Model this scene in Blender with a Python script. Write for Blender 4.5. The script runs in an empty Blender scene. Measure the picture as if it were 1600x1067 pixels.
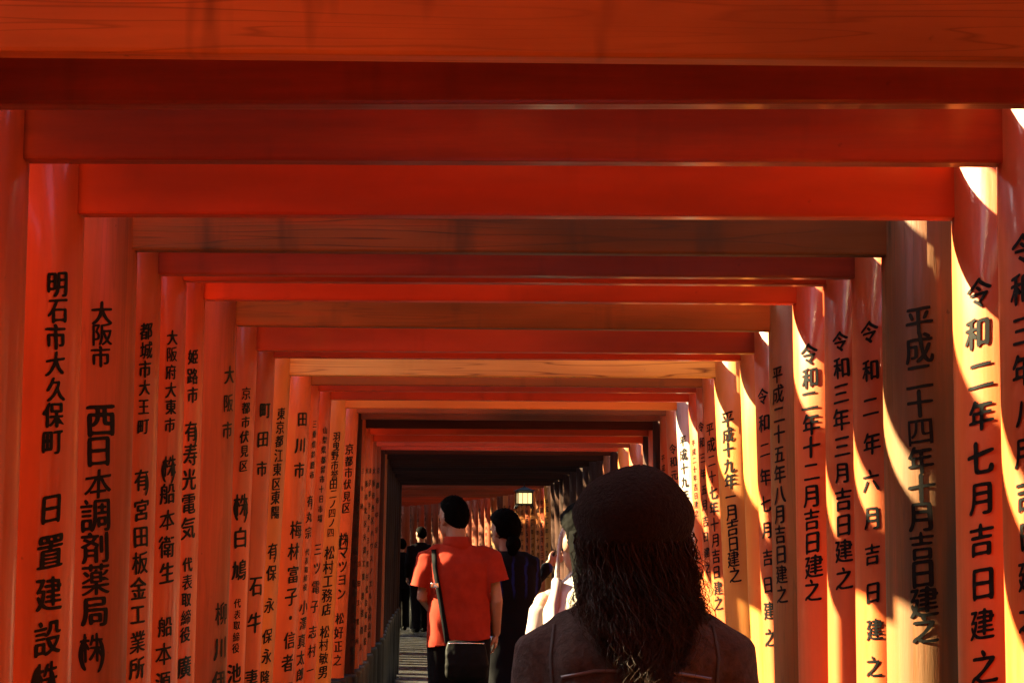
import bpy, bmesh, math, random
from mathutils import Vector, Matrix, noise

random.seed(7)
scene = bpy.context.scene
COL = scene.collection
PI = math.pi

# ------------------------------------------------------------------ camera
EYE = 1.5
camd = bpy.data.cameras.new('camera')
camd.sensor_width = 36.0
camd.lens = 36.0 * 3500.0 / 1600.0
camd.clip_end = 2000
cam = bpy.data.objects.new('camera', camd)
COL.objects.link(cam)
PITCH = math.atan((852 - 533.5) / 3500.0)
cam.matrix_world = (Matrix.Translation((0, 0, EYE)) @ Matrix.Rotation(PI / 2 + PITCH, 4, 'X')
                    @ Matrix.Rotation(math.radians(0.35), 4, 'Z'))
scene.camera = cam

# ------------------------------------------------------------------ sky, sun, exposure
SUN_DIR = Vector((1.0, -0.38, -0.55)).normalized()        # direction the light travels
SUN_EL = math.asin(-SUN_DIR.z)
SUN_AZ = math.atan2(-SUN_DIR.x, -SUN_DIR.y)            # compass angle from +y towards +x
world = bpy.data.worlds.new('World')
scene.world = world
world.use_nodes = True
wn = world.node_tree.nodes
wl = world.node_tree.links
wn.clear()
sky = wn.new('ShaderNodeTexSky')
sky.sky_type = 'NISHITA'
sky.sun_disc = False
sky.sun_elevation = SUN_EL
sky.sun_rotation = SUN_AZ
bg = wn.new('ShaderNodeBackground')
bg.inputs['Strength'].default_value = 0.075
wo = wn.new('ShaderNodeOutputWorld')
wl.new(sky.outputs['Color'], bg.inputs['Color'])
wl.new(bg.outputs['Background'], wo.inputs['Surface'])

sund = bpy.data.lights.new('sun', 'SUN')
sund.energy = 3.9
sund.angle = math.radians(0.55)
sund.color = (1.0, 0.83, 0.46)
sun = bpy.data.objects.new('sun', sund)
COL.objects.link(sun)
sun.rotation_euler = SUN_DIR.to_track_quat('-Z', 'Y').to_euler()
sun.location = (-20, 0, 25)

scene.view_settings.view_transform = 'Standard'
scene.view_settings.look = 'None'
scene.view_settings.exposure = 4.15
scene.view_settings.gamma = 1.0
scene.render.engine = 'CYCLES'
cy = scene.cycles
cy.use_denoising = True
try:
    cy.denoiser = 'OPENIMAGEDENOISE'
except Exception:
    pass
cy.max_bounces = 10
cy.diffuse_bounces = 7
cy.glossy_bounces = 4
cy.sample_clamp_indirect = 6.0
cy.caustics_reflective = False
cy.caustics_refractive = False

# ------------------------------------------------------------------ materials
def new_mat(name):
    m = bpy.data.materials.new(name)
    m.use_nodes = True
    nt = m.node_tree
    nt.nodes.clear()
    out = nt.nodes.new('ShaderNodeOutputMaterial')
    b = nt.nodes.new('ShaderNodeBsdfPrincipled')
    nt.links.new(b.outputs['BSDF'], out.inputs['Surface'])
    return m, nt, b


def N(nt, kind, **kw):
    n = nt.nodes.new(kind)
    for k, v in kw.items():
        if k in n.inputs:
            n.inputs[k].default_value = v
        else:
            setattr(n, k, v)
    return n


def ramp(nt, fac, stops):
    r = nt.nodes.new('ShaderNodeValToRGB')
    el = r.color_ramp.elements
    while len(el) < len(stops):
        el.new(0.5)
    for e, (p, c) in zip(el, stops):
        e.position = p
        e.color = (c, c, c, 1) if isinstance(c, (int, float)) else (c[0], c[1], c[2], 1)
    nt.links.new(fac, r.inputs['Fac'])
    return r


def mixc(nt, fac, a, b):
    m = nt.nodes.new('ShaderNodeMix')
    m.data_type = 'RGBA'
    for sock, v in ((0, fac), (6, a), (7, b)):
        if hasattr(v, 'links') or hasattr(v, 'is_linked'):
            nt.links.new(v, m.inputs[sock])
        else:
            m.inputs[sock].default_value = v if sock == 0 else (v[0], v[1], v[2], 1)
    return m.outputs[2]


def grain_coords(nt, axis, along=1.0, across=1.0):
    """object coordinates, shifted per object, stretched along the grain axis"""
    tc = N(nt, 'ShaderNodeTexCoord')
    oi = N(nt, 'ShaderNodeObjectInfo')
    mul = N(nt, 'ShaderNodeMath', operation='MULTIPLY')
    mul.inputs[1].default_value = 43.0
    nt.links.new(oi.outputs['Random'], mul.inputs[0])
    add = N(nt, 'ShaderNodeVectorMath', operation='ADD')
    nt.links.new(tc.outputs['Object'], add.inputs[0])
    nt.links.new(mul.outputs[0], add.inputs[1])
    mp = N(nt, 'ShaderNodeMapping')
    mp.inputs['Scale'].default_value = (along, across, across) if axis == 'x' else (across, across, along)
    nt.links.new(add.outputs[0], mp.inputs['Vector'])
    return mp.outputs['Vector']


def lacquer(name, base, axis, worn=0.0, wood=(0.20, 0.085, 0.025), grain=0.0, stain=0.0,
            rough=0.42, stain_col=(0.035, 0.016, 0.008), spec=0.22, coat=0.0):
    """vermilion lacquer over timber: worn = how much bare wood shows, grain = dark grain lines, stain = dark runs across"""
    m, nt, b = new_mat(name)
    v1 = grain_coords(nt, axis, 0.7, 3.0)
    n1 = N(nt, 'ShaderNodeTexNoise', Scale=2.0, Detail=5.0, Roughness=0.6)
    nt.links.new(v1, n1.inputs['Vector'])
    dark = tuple(c * 0.72 for c in base)
    lite = (min(1, base[0] * 1.1), base[1] * 1.25, base[2] * 1.2)
    col = mixc(nt, ramp(nt, n1.outputs['Fac'], [(0.3, 0.0), (0.72, 1.0)]).outputs['Color'], dark, lite)
    v2 = grain_coords(nt, axis, 1.0, 14.0)
    n2 = N(nt, 'ShaderNodeTexNoise', Scale=2.2, Detail=7.0, Roughness=0.68)
    nt.links.new(v2, n2.inputs['Vector'])
    if worn > 0:
        lo = 0.62 - 0.5 * worn
        f = ramp(nt, n2.outputs['Fac'], [(max(0.0, lo - 0.12), 0.0), (min(1, lo + 0.18), 1.0)])
        inv = N(nt, 'ShaderNodeMath', operation='MULTIPLY')
        inv.inputs[1].default_value = min(1.0, worn * 1.25)
        nt.links.new(f.outputs['Color'], inv.inputs[0])
        col = mixc(nt, inv.outputs[0], col, wood)
        n5 = N(nt, 'ShaderNodeTexNoise', Scale=1.3, Detail=3.0, Roughness=0.5)
        nt.links.new(v1, n5.inputs['Vector'])
        f5 = ramp(nt, n5.outputs['Fac'], [(0.45, 0.0), (0.66, 0.55 if worn < 0.5 else 0.9)])
        col = mixc(nt, f5.outputs['Color'], col, tuple(c * 0.45 for c in wood))
    if grain > 0:
        # long flame-like figure of flat-sawn timber
        vg = grain_coords(nt, axis, 0.40, 11.0)
        nd = N(nt, 'ShaderNodeTexNoise', Scale=1.6, Detail=2.0, Roughness=0.5)
        nt.links.new(vg, nd.inputs['Vector'])
        rings = N(nt, 'ShaderNodeMath', operation='MULTIPLY')
        rings.inputs[1].default_value = 11.0
        nt.links.new(nd.outputs['Fac'], rings.inputs[0])
        fr = N(nt, 'ShaderNodeMath', operation='FRACT')
        nt.links.new(rings.outputs[0], fr.inputs[0])
        fg = ramp(nt, fr.outputs[0], [(0.0, grain), (0.10, 0.12 * grain), (0.5, 0.0), (0.90, 0.0), (1.0, grain)])
        n7 = N(nt, 'ShaderNodeTexNoise', Scale=1.1, Detail=2.0)
        nt.links.new(v1, n7.inputs['Vector'])
        f7 = ramp(nt, n7.outputs['Fac'], [(0.35, 0.15), (0.6, 1.0)])
        mm = N(nt, 'ShaderNodeMath', operation='MULTIPLY')
        nt.links.new(fg.outputs['Color'], mm.inputs[0])
        nt.links.new(f7.outputs['Color'], mm.inputs[1])
        col = mixc(nt, mm.outputs[0], col, stain_col)
    if stain > 0:
        vs = grain_coords(nt, axis, 5.0, 0.9) if axis == 'x' else grain_coords(nt, axis, 0.45, 7.0)
        ns = N(nt, 'ShaderNodeTexNoise', Scale=1.7, Detail=3.0, Roughness=0.6)
        nt.links.new(vs, ns.inputs['Vector'])
        fs = ramp(nt, ns.outputs['Fac'], [(0.58, 0.0), (0.76, stain)])
        col = mixc(nt, fs.outputs['Color'], col, stain_col)
    # small chips and specks
    tc = N(nt, 'ShaderNodeTexCoord')
    vo = N(nt, 'ShaderNodeTexNoise', Scale=38.0, Detail=2.0)
    nt.links.new(tc.outputs['Object'], vo.inputs['Vector'])
    fv = ramp(nt, vo.outputs['Fac'], [(0.74, 0.0), (0.79, 0.6)])
    col = mixc(nt, fv.outputs['Color'], col, tuple(c * 0.4 for c in wood))
    nt.links.new(col, b.inputs['Base Color'])
    rr = ramp(nt, n2.outputs['Fac'], [(0.3, rough * 0.85), (0.75, min(1.0, rough * 1.5))])
    nt.links.new(rr.outputs['Color'], b.inputs['Roughness'])
    bp = N(nt, 'ShaderNodeBump', Strength=0.10 + 0.2 * worn + 0.1 * grain, Distance=0.006)
    nt.links.new(n2.outputs['Fac'], bp.inputs['Height'])
    nt.links.new(bp.outputs['Normal'], b.inputs['Normal'])
    b.inputs['Specular IOR Level'].default_value = spec
    b.inputs['Coat Weight'].default_value = coat
    b.inputs['Coat Roughness'].default_value = 0.13
    return m


RED = (0.53, 0.078, 0.013)
KINDS = {
    'red':    dict(base=RED, coat=0.17, worn=0.3, wood=(0.33, 0.085, 0.02), stain=0.35, stain_col=(0.16, 0.03, 0.009)),
    'beam':   dict(coat=0.2, base=(0.40, 0.046, 0.014), worn=0.28, wood=(0.22, 0.05, 0.015), stain=0.25),
    'deep':   dict(coat=0.2, base=(0.37, 0.041, 0.014), rough=0.45, worn=0.30, wood=(0.12, 0.03, 0.01), stain=0.3),
    'bright': dict(coat=0.2, base=(0.50, 0.057, 0.016), worn=0.12, wood=(0.30, 0.07, 0.02), stain=0.25),
    'orange': dict(base=(0.72, 0.20, 0.042), grain=0.45, stain=0.85, worn=0.15, wood=(0.40, 0.13, 0.03), rough=0.45),
    'worn':   dict(base=(0.30, 0.052, 0.009), worn=0.6, wood=(0.11, 0.054, 0.011), grain=0.95, stain=0.9, rough=0.5, stain_col=(0.022, 0.019, 0.008)),
    'umber':  dict(base=(0.36, 0.058, 0.011), worn=0.45, wood=(0.17, 0.055, 0.014), grain=0.3, stain=0.6, rough=0.5),
    'ochre':  dict(base=(0.33, 0.064, 0.012), worn=0.6, wood=(0.19, 0.088, 0.016), grain=0.4, stain=0.8, rough=0.45, stain_col=(0.045, 0.032, 0.010)),
    'pale':   dict(base=(0.66, 0.42, 0.105), worn=0.25, wood=(0.60, 0.36, 0.10), grain=0.85, stain=0.15, rough=0.5,
                   stain_col=(0.10, 0.035, 0.012)),
    'peach':  dict(base=(0.52, 0.155, 0.022), worn=0.2, wood=(0.46, 0.16, 0.035), rough=0.42),
    'brown':  dict(base=(0.30, 0.042, 0.011), worn=0.5, wood=(0.13, 0.048, 0.015), stain=0.6, rough=0.5),
    'grey':   dict(base=(0.46, 0.30, 0.22), worn=0.6, wood=(0.40, 0.32, 0.27), grain=0.5, rough=0.7),
    'dark':   dict(base=(0.055, 0.011, 0.004), worn=0.6, wood=(0.024, 0.008, 0.0035), rough=0.7, spec=0.08),  # aged dark wood, with the dark stretch's shade also put into the colour
    'shade':  dict(base=(0.24, 0.036, 0.007), worn=0.2, wood=(0.12, 0.04, 0.014), rough=0.45),  # red lacquer with the far gates' shade put into its colour
}
_mc = {}


def paint(kind, axis):
    k = (kind, axis)
    if k not in _mc:
        _mc[k] = lacquer('lacquer_%s_%s' % (kind, axis), axis=axis, **KINDS[kind])
    return _mc[k]


def simple(name, col, rough=0.6, metal=0.0, vary=0.0, scale=8.0, bump=0.0, spec=0.5, sheen=0.0, emit=None):
    m, nt, b = new_mat(name)
    b.inputs['Roughness'].default_value = rough
    b.inputs['Metallic'].default_value = metal
    b.inputs['Specular IOR Level'].default_value = spec
    if sheen:
        b.inputs['Sheen Weight'].default_value = sheen
    if vary or bump:
        tc = N(nt, 'ShaderNodeTexCoord')
        n = N(nt, 'ShaderNodeTexNoise', Scale=scale, Detail=5.0, Roughness=0.6)
        nt.links.new(tc.outputs['Object'], n.inputs['Vector'])
        c = mixc(nt, ramp(nt, n.outputs['Fac'], [(0.3, 0.0), (0.7, 1.0)]).outputs['Color'],
                 tuple(x * (1 - vary) for x in col), tuple(min(1, x * (1 + vary)) for x in col))
        nt.links.new(c, b.inputs['Base Color'])
        if bump:
            bp = N(nt, 'ShaderNodeBump', Strength=bump, Distance=0.01)
            nt.links.new(n.outputs['Fac'], bp.inputs['Height'])
            nt.links.new(bp.outputs['Normal'], b.inputs['Normal'])
    else:
        b.inputs['Base Color'].default_value = (*col, 1)
    if emit:
        b.inputs['Emission Color'].default_value = (*emit[0], 1)
        b.inputs['Emission Strength'].default_value = emit[1]
    return m




def flaking_ink():
    """brushed black paint that has flaked here and there"""
    m, nt, b = new_mat('ink_black')
    b.inputs['Base Color'].default_value = (0.004, 0.0034, 0.0028, 1)
    b.inputs['Roughness'].default_value = 0.4
    b.inputs['Specular IOR Level'].default_value = 0.08
    tc = N(nt, 'ShaderNodeTexCoord')
    mp = N(nt, 'ShaderNodeMapping')
    mp.inputs['Scale'].default_value = (1.6, 1.6, 0.7)
    nt.links.new(tc.outputs['Object'], mp.inputs['Vector'])
    n = N(nt, 'ShaderNodeTexNoise', Scale=95.0, Detail=5.0, Roughness=0.7)
    nt.links.new(mp.outputs[0], n.inputs['Vector'])
    n2 = N(nt, 'ShaderNodeTexNoise', Scale=5.0, Detail=2.0)
    nt.links.new(tc.outputs['Object'], n2.inputs['Vector'])
    ad = N(nt, 'ShaderNodeMath', operation='ADD')
    nt.links.new(n.outputs['Fac'], ad.inputs[0])
    nt.links.new(n2.outputs['Fac'], ad.inputs[1])
    r = ramp(nt, ad.outputs[0], [(0.0, 0.0), (1.0, 1.0)])
    mr = N(nt, 'ShaderNodeMapRange')
    mr.inputs['From Min'].default_value = 1.22
    mr.inputs['From Max'].default_value = 1.36
    mr.inputs['To Max'].default_value = 0.7
    nt.links.new(ad.outputs[0], mr.inputs['Value'])
    nt.nodes.remove(r)
    tr = nt.nodes.new('ShaderNodeBsdfTransparent')
    mx = nt.nodes.new('ShaderNodeMixShader')
    out = [q for q in nt.nodes if q.type == 'OUTPUT_MATERIAL'][0]
    nt.links.new(mr.outputs[0], mx.inputs[0])
    nt.links.new(b.outputs[0], mx.inputs[1])
    nt.links.new(tr.outputs[0], mx.inputs[2])
    nt.links.new(mx.outputs[0], out.inputs['Surface'])
    return m


M_INK = flaking_ink()
M_BLACK = simple('black_lacquer', (0.005, 0.0045, 0.004), 0.45, vary=0.3, scale=6, bump=0.1, spec=0.2)
M_EARTH = simple('forest_earth', (0.070, 0.048, 0.026), 0.95, vary=0.5, scale=3.0, bump=0.6)
M_BANK = simple('mossy_bank', (0.040, 0.052, 0.018), 0.95, vary=0.6, scale=1.6, bump=0.9)


def stone_mat():
    m, nt, b = new_mat('paving_stone')
    tc = N(nt, 'ShaderNodeTexCoord')
    br = N(nt, 'ShaderNodeTexBrick', Scale=1.0)
    br.inputs['Color1'].default_value = (0.024, 0.023, 0.022, 1)
    br.inputs['Color2'].default_value = (0.040, 0.038, 0.036, 1)
    br.inputs['Mortar'].default_value = (0.035, 0.032, 0.03, 1)
    br.inputs['Mortar Size'].default_value = 0.014
    br.inputs['Brick Width'].default_value = 0.62
    br.inputs['Row Height'].default_value = 0.36
    nt.links.new(tc.outputs['Object'], br.inputs['Vector'])
    n = N(nt, 'ShaderNodeTexNoise', Scale=9.0, Detail=6.0, Roughness=0.65)
    nt.links.new(tc.outputs['Object'], n.inputs['Vector'])
    dk = ramp(nt, n.outputs['Fac'], [(0.35, 0.0), (0.7, 0.55)])
    c = mixc(nt, dk.outputs['Color'], br.outputs['Color'], (0.015, 0.014, 0.013))
    nt.links.new(c, b.inputs['Base Color'])
    rr = ramp(nt, n.outputs['Fac'], [(0.3, 0.12), (0.7, 0.5)])
    nt.links.new(rr.outputs['Color'], b.inputs['Roughness'])
    bp = N(nt, 'ShaderNodeBump', Strength=0.5, Distance=0.01)
    s = N(nt, 'ShaderNodeMath', operation='SUBTRACT')
    nt.links.new(n.outputs['Fac'], s.inputs[0])
    nt.links.new(br.outputs['Fac'], s.inputs[1])
    nt.links.new(s.outputs[0], bp.inputs['Height'])
    nt.links.new(bp.outputs['Normal'], b.inputs['Normal'])
    return m


M_STONE = stone_mat()

# ------------------------------------------------------------------ helpers
def empty(name, loc=(0, 0, 0), rz=0.0, label=None, cat=None, group=None):
    o = bpy.data.objects.new(name, None)
    COL.objects.link(o)
    o.location = loc
    o.rotation_euler = (0, 0, rz)
    o.empty_display_size = 0.1
    tag(o, label, cat, group)
    return o


def tag(o, label=None, cat=None, group=None, kind=None):
    if label:
        o['label'] = label
    if cat:
        o['category'] = cat
    if group:
        o['group'] = group
    if kind:
        o['kind'] = kind
    return o


def link(name, me, parent=None):
    o = bpy.data.objects.new(name, me)
    COL.objects.link(o)
    if parent is not None:
        o.parent = parent
    return o


def build(name, bm, mat, parent=None, smooth=True, angle=None):
    me = bpy.data.meshes.new(name)
    bmesh.ops.recalc_face_normals(bm, faces=bm.faces)
    bm.to_mesh(me)
    bm.free()
    if mat:
        me.materials.append(mat)
    if smooth:
        for p in me.polygons:
            p.use_smooth = True
        if angle:
            me.set_sharp_from_angle(angle=angle)
    return link(name, me, parent)


def box(bm, c, s, bev=0.0, rot=None):
    r = bmesh.ops.create_cube(bm, size=1.0)
    vs = r['verts']
    for v in vs:
        v.co = Vector((v.co.x * s[0], v.co.y * s[1], v.co.z * s[2]))
    if bev:
        es = list({e for v in vs for e in v.link_edges})
        rb = bmesh.ops.bevel(bm, geom=es, offset=bev, segments=2, affect='EDGES', profile=0.6)
        vs = list({v for f in rb['faces'] for v in f.verts} | {v for v in vs if v.is_valid})
    for v in vs:
        co = v.co.copy()
        if rot is not None:
            co = rot @ co
        v.co = co + Vector(c)
    return vs


def lathe(bm, prof, segs=40, c=(0, 0, 0), cap=True):
    rings = []
    for r, z in prof:
        rings.append([bm.verts.new((c[0] + r * math.cos(2 * PI * i / segs), c[1] + r * math.sin(2 * PI * i / segs), c[2] + z))
                      for i in range(segs)])
    for a, b in zip(rings, rings[1:]):
        for i in range(segs):
            bm.faces.new((a[i], a[(i + 1) % segs], b[(i + 1) % segs], b[i]))
    if cap:
        bm.faces.new(rings[0][::-1])
        bm.faces.new(rings[-1])


# ------------------------------------------------------------------ setting
def strip(name, mat, x0, x1, y0, y1, hf, nx, ny, kind='structure'):
    bm = bmesh.new()
    g = [[bm.verts.new((x0 + (x1 - x0) * i / nx, y0 + (y1 - y0) * j / ny, 0)) for i in range(nx + 1)] for j in range(ny + 1)]
    for row in g:
        for v in row:
            v.co.z = hf(v.co.x, v.co.y)
    for j in range(ny):
        for i in range(nx):
            bm.faces.new((g[j][i], g[j][i + 1], g[j + 1][i + 1], g[j + 1][i]))
    o = build(name, bm, mat)
    tag(o, kind=kind)
    return o


def ground_h(x, y):
    n = noise.noise(Vector((x * 0.12, y * 0.12, 3.0)))
    cx = path_x(y)
    a = abs(x - cx)
    rise = max(0.0, a - 4.0)
    return -0.03 + 0.8 * min(rise, 22 if x > cx else 8) + (n * min(1.6, rise * 0.25))  # unseen banks raised to block low sky, lower where the sun enters


def path_x(y):
    """centre line of the walk: straight, then a slow bend to the left"""
    if y < 15:
        return 0.0
    if y < 26.4:
        return -0.412 * ((y - 15) / 11.4) ** 1.6
    t = y - 26.4
    return -0.412 - 0.058 * t - t * t / 150.0


def path_slope(y):
    return (path_x(y + 0.05) - path_x(y - 0.05)) / 0.1


strip('ground', M_EARTH, -300, 300, -120, 480, ground_h, 150, 150)


def paving():
    bm = bmesh.new()
    ys = [-8 + 0.72 * k for k in range(110)]
    prev = None
    for y in ys:
        c = path_x(y)
        row = [bm.verts.new((c + s, y, 0.0)) for s in (-0.98, 0.98)]
        low = [bm.verts.new((c + s, y, -0.12)) for s in (-0.98, 0.98)]
        if prev:
            bm.faces.new((prev[0][0], prev[0][1], row[1], row[0]))
            bm.faces.new((prev[0][1], prev[1][1], low[1], row[1]))
            bm.faces.new((prev[1][0], prev[0][0], row[0], low[0]))
        prev = (row, low)
    o = build('stone_path', bm, M_STONE, smooth=False)
    tag(o, kind='structure')


paving()

# ------------------------------------------------------------------ brush lettering
_glyph = {}


def glyph_mesh(loops, seed, k):
    """fill the outlines after thickening them by k like a loaded brush"""
    gain = [0.0]
    cd = bpy.data.curves.new('gc', 'CURVE')
    cd.dimensions = '2D'
    cd.fill_mode = 'BOTH'
    for pts in loops:
        n = len(pts)
        out = []
        for i in range(n):
            t = pts[(i + 1) % n] - pts[i - 1]
            if t.length < 1e-6:
                t = Vector((1, 0))
            t.normalize()
            nr = Vector((t.y, -t.x)) 
            w = 0.010 + 0.021 * abs(nr.x) + 0.014 * noise.noise(Vector((pts[i].x * 5, pts[i].y * 5, seed)))
            out.append(pts[i] + nr * w * k)
            gain[0] += w * k * 0.5 * ((pts[(i + 1) % n] - pts[i]).length + (pts[i] - pts[i - 1]).length)
        s = cd.splines.new('POLY')
        s.points.add(n - 1)
        s.use_cyclic_u = True
        for i, q in enumerate(s.points):
            p = out[i] * (1 - 0.4 * k) + (out[i - 1] + out[(i + 1) % n]) * 0.2 * k
            x = p.x + 0.02 * (0.38 - p.y)
            y = p.y + 0.13 * (p.x - 0.5) + 0.012 * noise.noise(Vector((p.x * 3, p.y * 3, seed + 9)))
            q.co = (x, y, 0, 1)
    co = bpy.data.objects.new('gc', cd)
    COL.objects.link(co)
    dg = bpy.context.evaluated_depsgraph_get()
    me = bpy.data.meshes.new_from_object(co.evaluated_get(dg))
    bpy.data.objects.remove(co)
    bpy.data.curves.remove(cd)
    return me, gain[0]


def glyph(ch):
    """outline of one character, made brush-like (heavier verticals, rising horizontals, uneven edge), cut into columns so it can wrap"""
    if ch in _glyph:
        return _glyph[ch]
    fc = bpy.data.curves.new('g', 'FONT')
    fc.body = ch
    fc.size = 1.0
    fo = bpy.data.objects.new('g', fc)
    COL.objects.link(fo)
    dg = bpy.context.evaluated_depsgraph_get()
    ev = fo.evaluated_get(dg)
    m0 = ev.to_mesh()
    area0 = sum(p.area for p in m0.polygons)
    ev.to_mesh_clear()
    cu = ev.to_curve(dg)
    loops = []
    for sp in cu.splines:
        pts = []
        bp = sp.bezier_points
        n = len(bp)
        for i in range(n):
            a, b = bp[i], bp[(i + 1) % n]
            p0, p1, p2, p3 = a.co, a.handle_right, b.handle_left, b.co
            k = max(1, min(8, int((p3 - p0).length / 0.05)))
            for q in range(k):
                t = q / k
                s = 1 - t
                pts.append((p0 * s ** 3 + p1 * 3 * s * s * t + p2 * 3 * s * t * t + p3 * t ** 3).to_2d())
        if len(pts) > 2:
            loops.append(pts)
    ev.to_curve_clear()
    bpy.data.objects.remove(fo)
    bpy.data.curves.remove(fc)
    seed = (ord(ch) % 977) * 0.37
    best = None
    for k in (1.0, 0.75, 0.5, 0.3, 0.15, 0.0):
        me, gain = glyph_mesh(loops, seed, k)
        err = abs(sum(p.area for p in me.polygons) / (area0 + gain) - 1)   # a failed fill loses or gains area
        if best is None or err < best[0] - 0.02:
            if best:
                bpy.data.meshes.remove(best[1])
            best = (err, me, k)
        else:
            bpy.data.meshes.remove(me)
        if err < 0.095:
            break
    #DBG print('GLYPH', ch, round(best[0], 2), best[2])
    bm = bmesh.new()
    bm.from_mesh(best[1])
    bpy.data.meshes.remove(best[1])
    for k in range(-1, 12):
        bmesh.ops.bisect_plane(bm, geom=list(bm.verts) + list(bm.edges) + list(bm.faces), plane_co=(k * 0.1, 0, 0), plane_no=(1, 0, 0))
    bm.verts.index_update()
    vs = [(v.co.x - 0.5, v.co.y - 0.38) for v in bm.verts]
    fs = [tuple(v.index for v in f.verts) for f in bm.faces]
    bm.free()
    _glyph[ch] = (vs, fs)
    return _glyph[ch]


def lettering(parent, side, r, phi0, segs, seed=0):
    """one mesh per written phrase, wrapped round the pillar"""
    rr = r + 0.0016
    rnd = random.Random(seed)
    for st, z0, z1, size in segs:
        V, F = [], []

        def put(ch, z, size, dx=0.0, sx=1.0, sy=1.0):
            vs, fs = glyph(ch)
            base = len(V)
            jx, jz = rnd.uniform(-0.05, 0.05), rnd.uniform(-0.03, 0.03)
            k = rnd.uniform(0.94, 1.07)
            sk = rnd.uniform(-0.05, 0.05)
            for x, y in vs:
                arc = (x * sx * k + dx + jx + sk * y) * size
                ph = phi0 - arc / r if side == 'L' else phi0 + arc / r
                cx, cyy = rr * math.cos(ph), -rr * math.sin(ph)
                V.append((cx if side == 'L' else -cx, cyy, z + (y * sy * k + sk * x + jz) * size))
            for f in fs:
                F.append(tuple(base + i for i in f))
            if size > 0.036:                       # a second, slightly shifted pass of the brush
                b2 = len(V)
                wd = rnd.uniform(0.004, 0.022)
                for x, y in vs:
                    xx, yy = x * 1.015 + wd, y * 1.01 + 0.6 * wd
                    arc = (xx * sx * k + dx + jx + sk * yy) * size
                    ph = phi0 - arc / r if side == 'L' else phi0 + arc / r
                    cx, cyy = (rr + 0.0004) * math.cos(ph), -(rr + 0.0004) * math.sin(ph)
                    V.append((cx if side == 'L' else -cx, cyy, z + (yy * sy * k + sk * xx + jz) * size))
                for f in fs:
                    F.append(tuple(b2 + i for i in f))

        n = len(st)
        for i, ch in enumerate(st):
            z = z0 if n == 1 else z0 + (z1 - z0) * i / (n - 1)
            s = size * 1.12
            if ch in '㈱㈲':
                put('株' if ch == '㈱' else '有', z, s, 0, 0.92, 1.0)
                put(')', z, s, 0.60, 0.9, 1.1)
                if ch == '㈱':
                    put('(', z, s, -0.06, 0.9, 1.1)
            else:
                put(ch, z, s)
        me = bpy.data.meshes.new('lettering')
        me.from_pydata(V, [], F)
        me.materials.append(M_INK)
        me.update()
        link('lettering', me, parent)


# ------------------------------------------------------------------ torii gates
W = 1.75
_mesh = {}


def pillar_mesh(r, h, mat):
    k = ('p', round(r, 3), round(h, 3), mat.name)
    if k not in _mesh:
        bm = bmesh.new()
        lathe(bm, [(r, -0.1), (r, 0.5), (r, 1.2), (r, 1.9), (r * 0.99, h)], 56)
        me = bpy.data.meshes.new('pillar')
        bmesh.ops.recalc_face_normals(bm, faces=bm.faces)
        bm.to_mesh(me)
        bm.free()
        me.materials.append(mat)
        for p in me.polygons:
            p.use_smooth = len(p.vertices) == 4
        _mesh[k] = me
    return _mesh[k]


def base_mesh(r):
    k = ('b', round(r, 3))
    if k not in _mesh:
        bm = bmesh.new()
        lathe(bm, [(r + 0.018, -0.1), (r + 0.018, 0.735), (r + 0.012, 0.755), (r + 0.001, 0.76)], 48)
        me = bpy.data.meshes.new('pillar_base')
        bmesh.ops.recalc_face_normals(bm, faces=bm.faces)
        bm.to_mesh(me)
        bm.free()
        me.materials.append(M_BLACK)
        for p in me.polygons:
            p.use_smooth = len(p.vertices) == 4
        _mesh[k] = me
    return _mesh[k]


def bar_mesh(name, sx, sy, sz, mat, bev=0.006, lift=0.0):
    k = (name, round(sx, 2), sy, sz, mat.name)
    if k not in _mesh:
        bm = bmesh.new()
        box(bm, (0, 0, 0), (sx, sy, sz), bev)
        if lift:
            bmesh.ops.subdivide_edges(bm, edges=[e for e in bm.edges if abs(e.verts[0].co.x - e.verts[1].co.x) > sx * 0.5], cuts=14)
            for v in bm.verts:
                t = abs(v.co.x) / (sx / 2)
                v.co.z += lift * t ** 3
        me = bpy.data.meshes.new(name)
        bmesh.ops.recalc_face_normals(bm, faces=bm.faces)
        bm.to_mesh(me)
        bm.free()
        me.materials.append(mat)
        _mesh[k] = me
    return _mesh[k]


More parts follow.
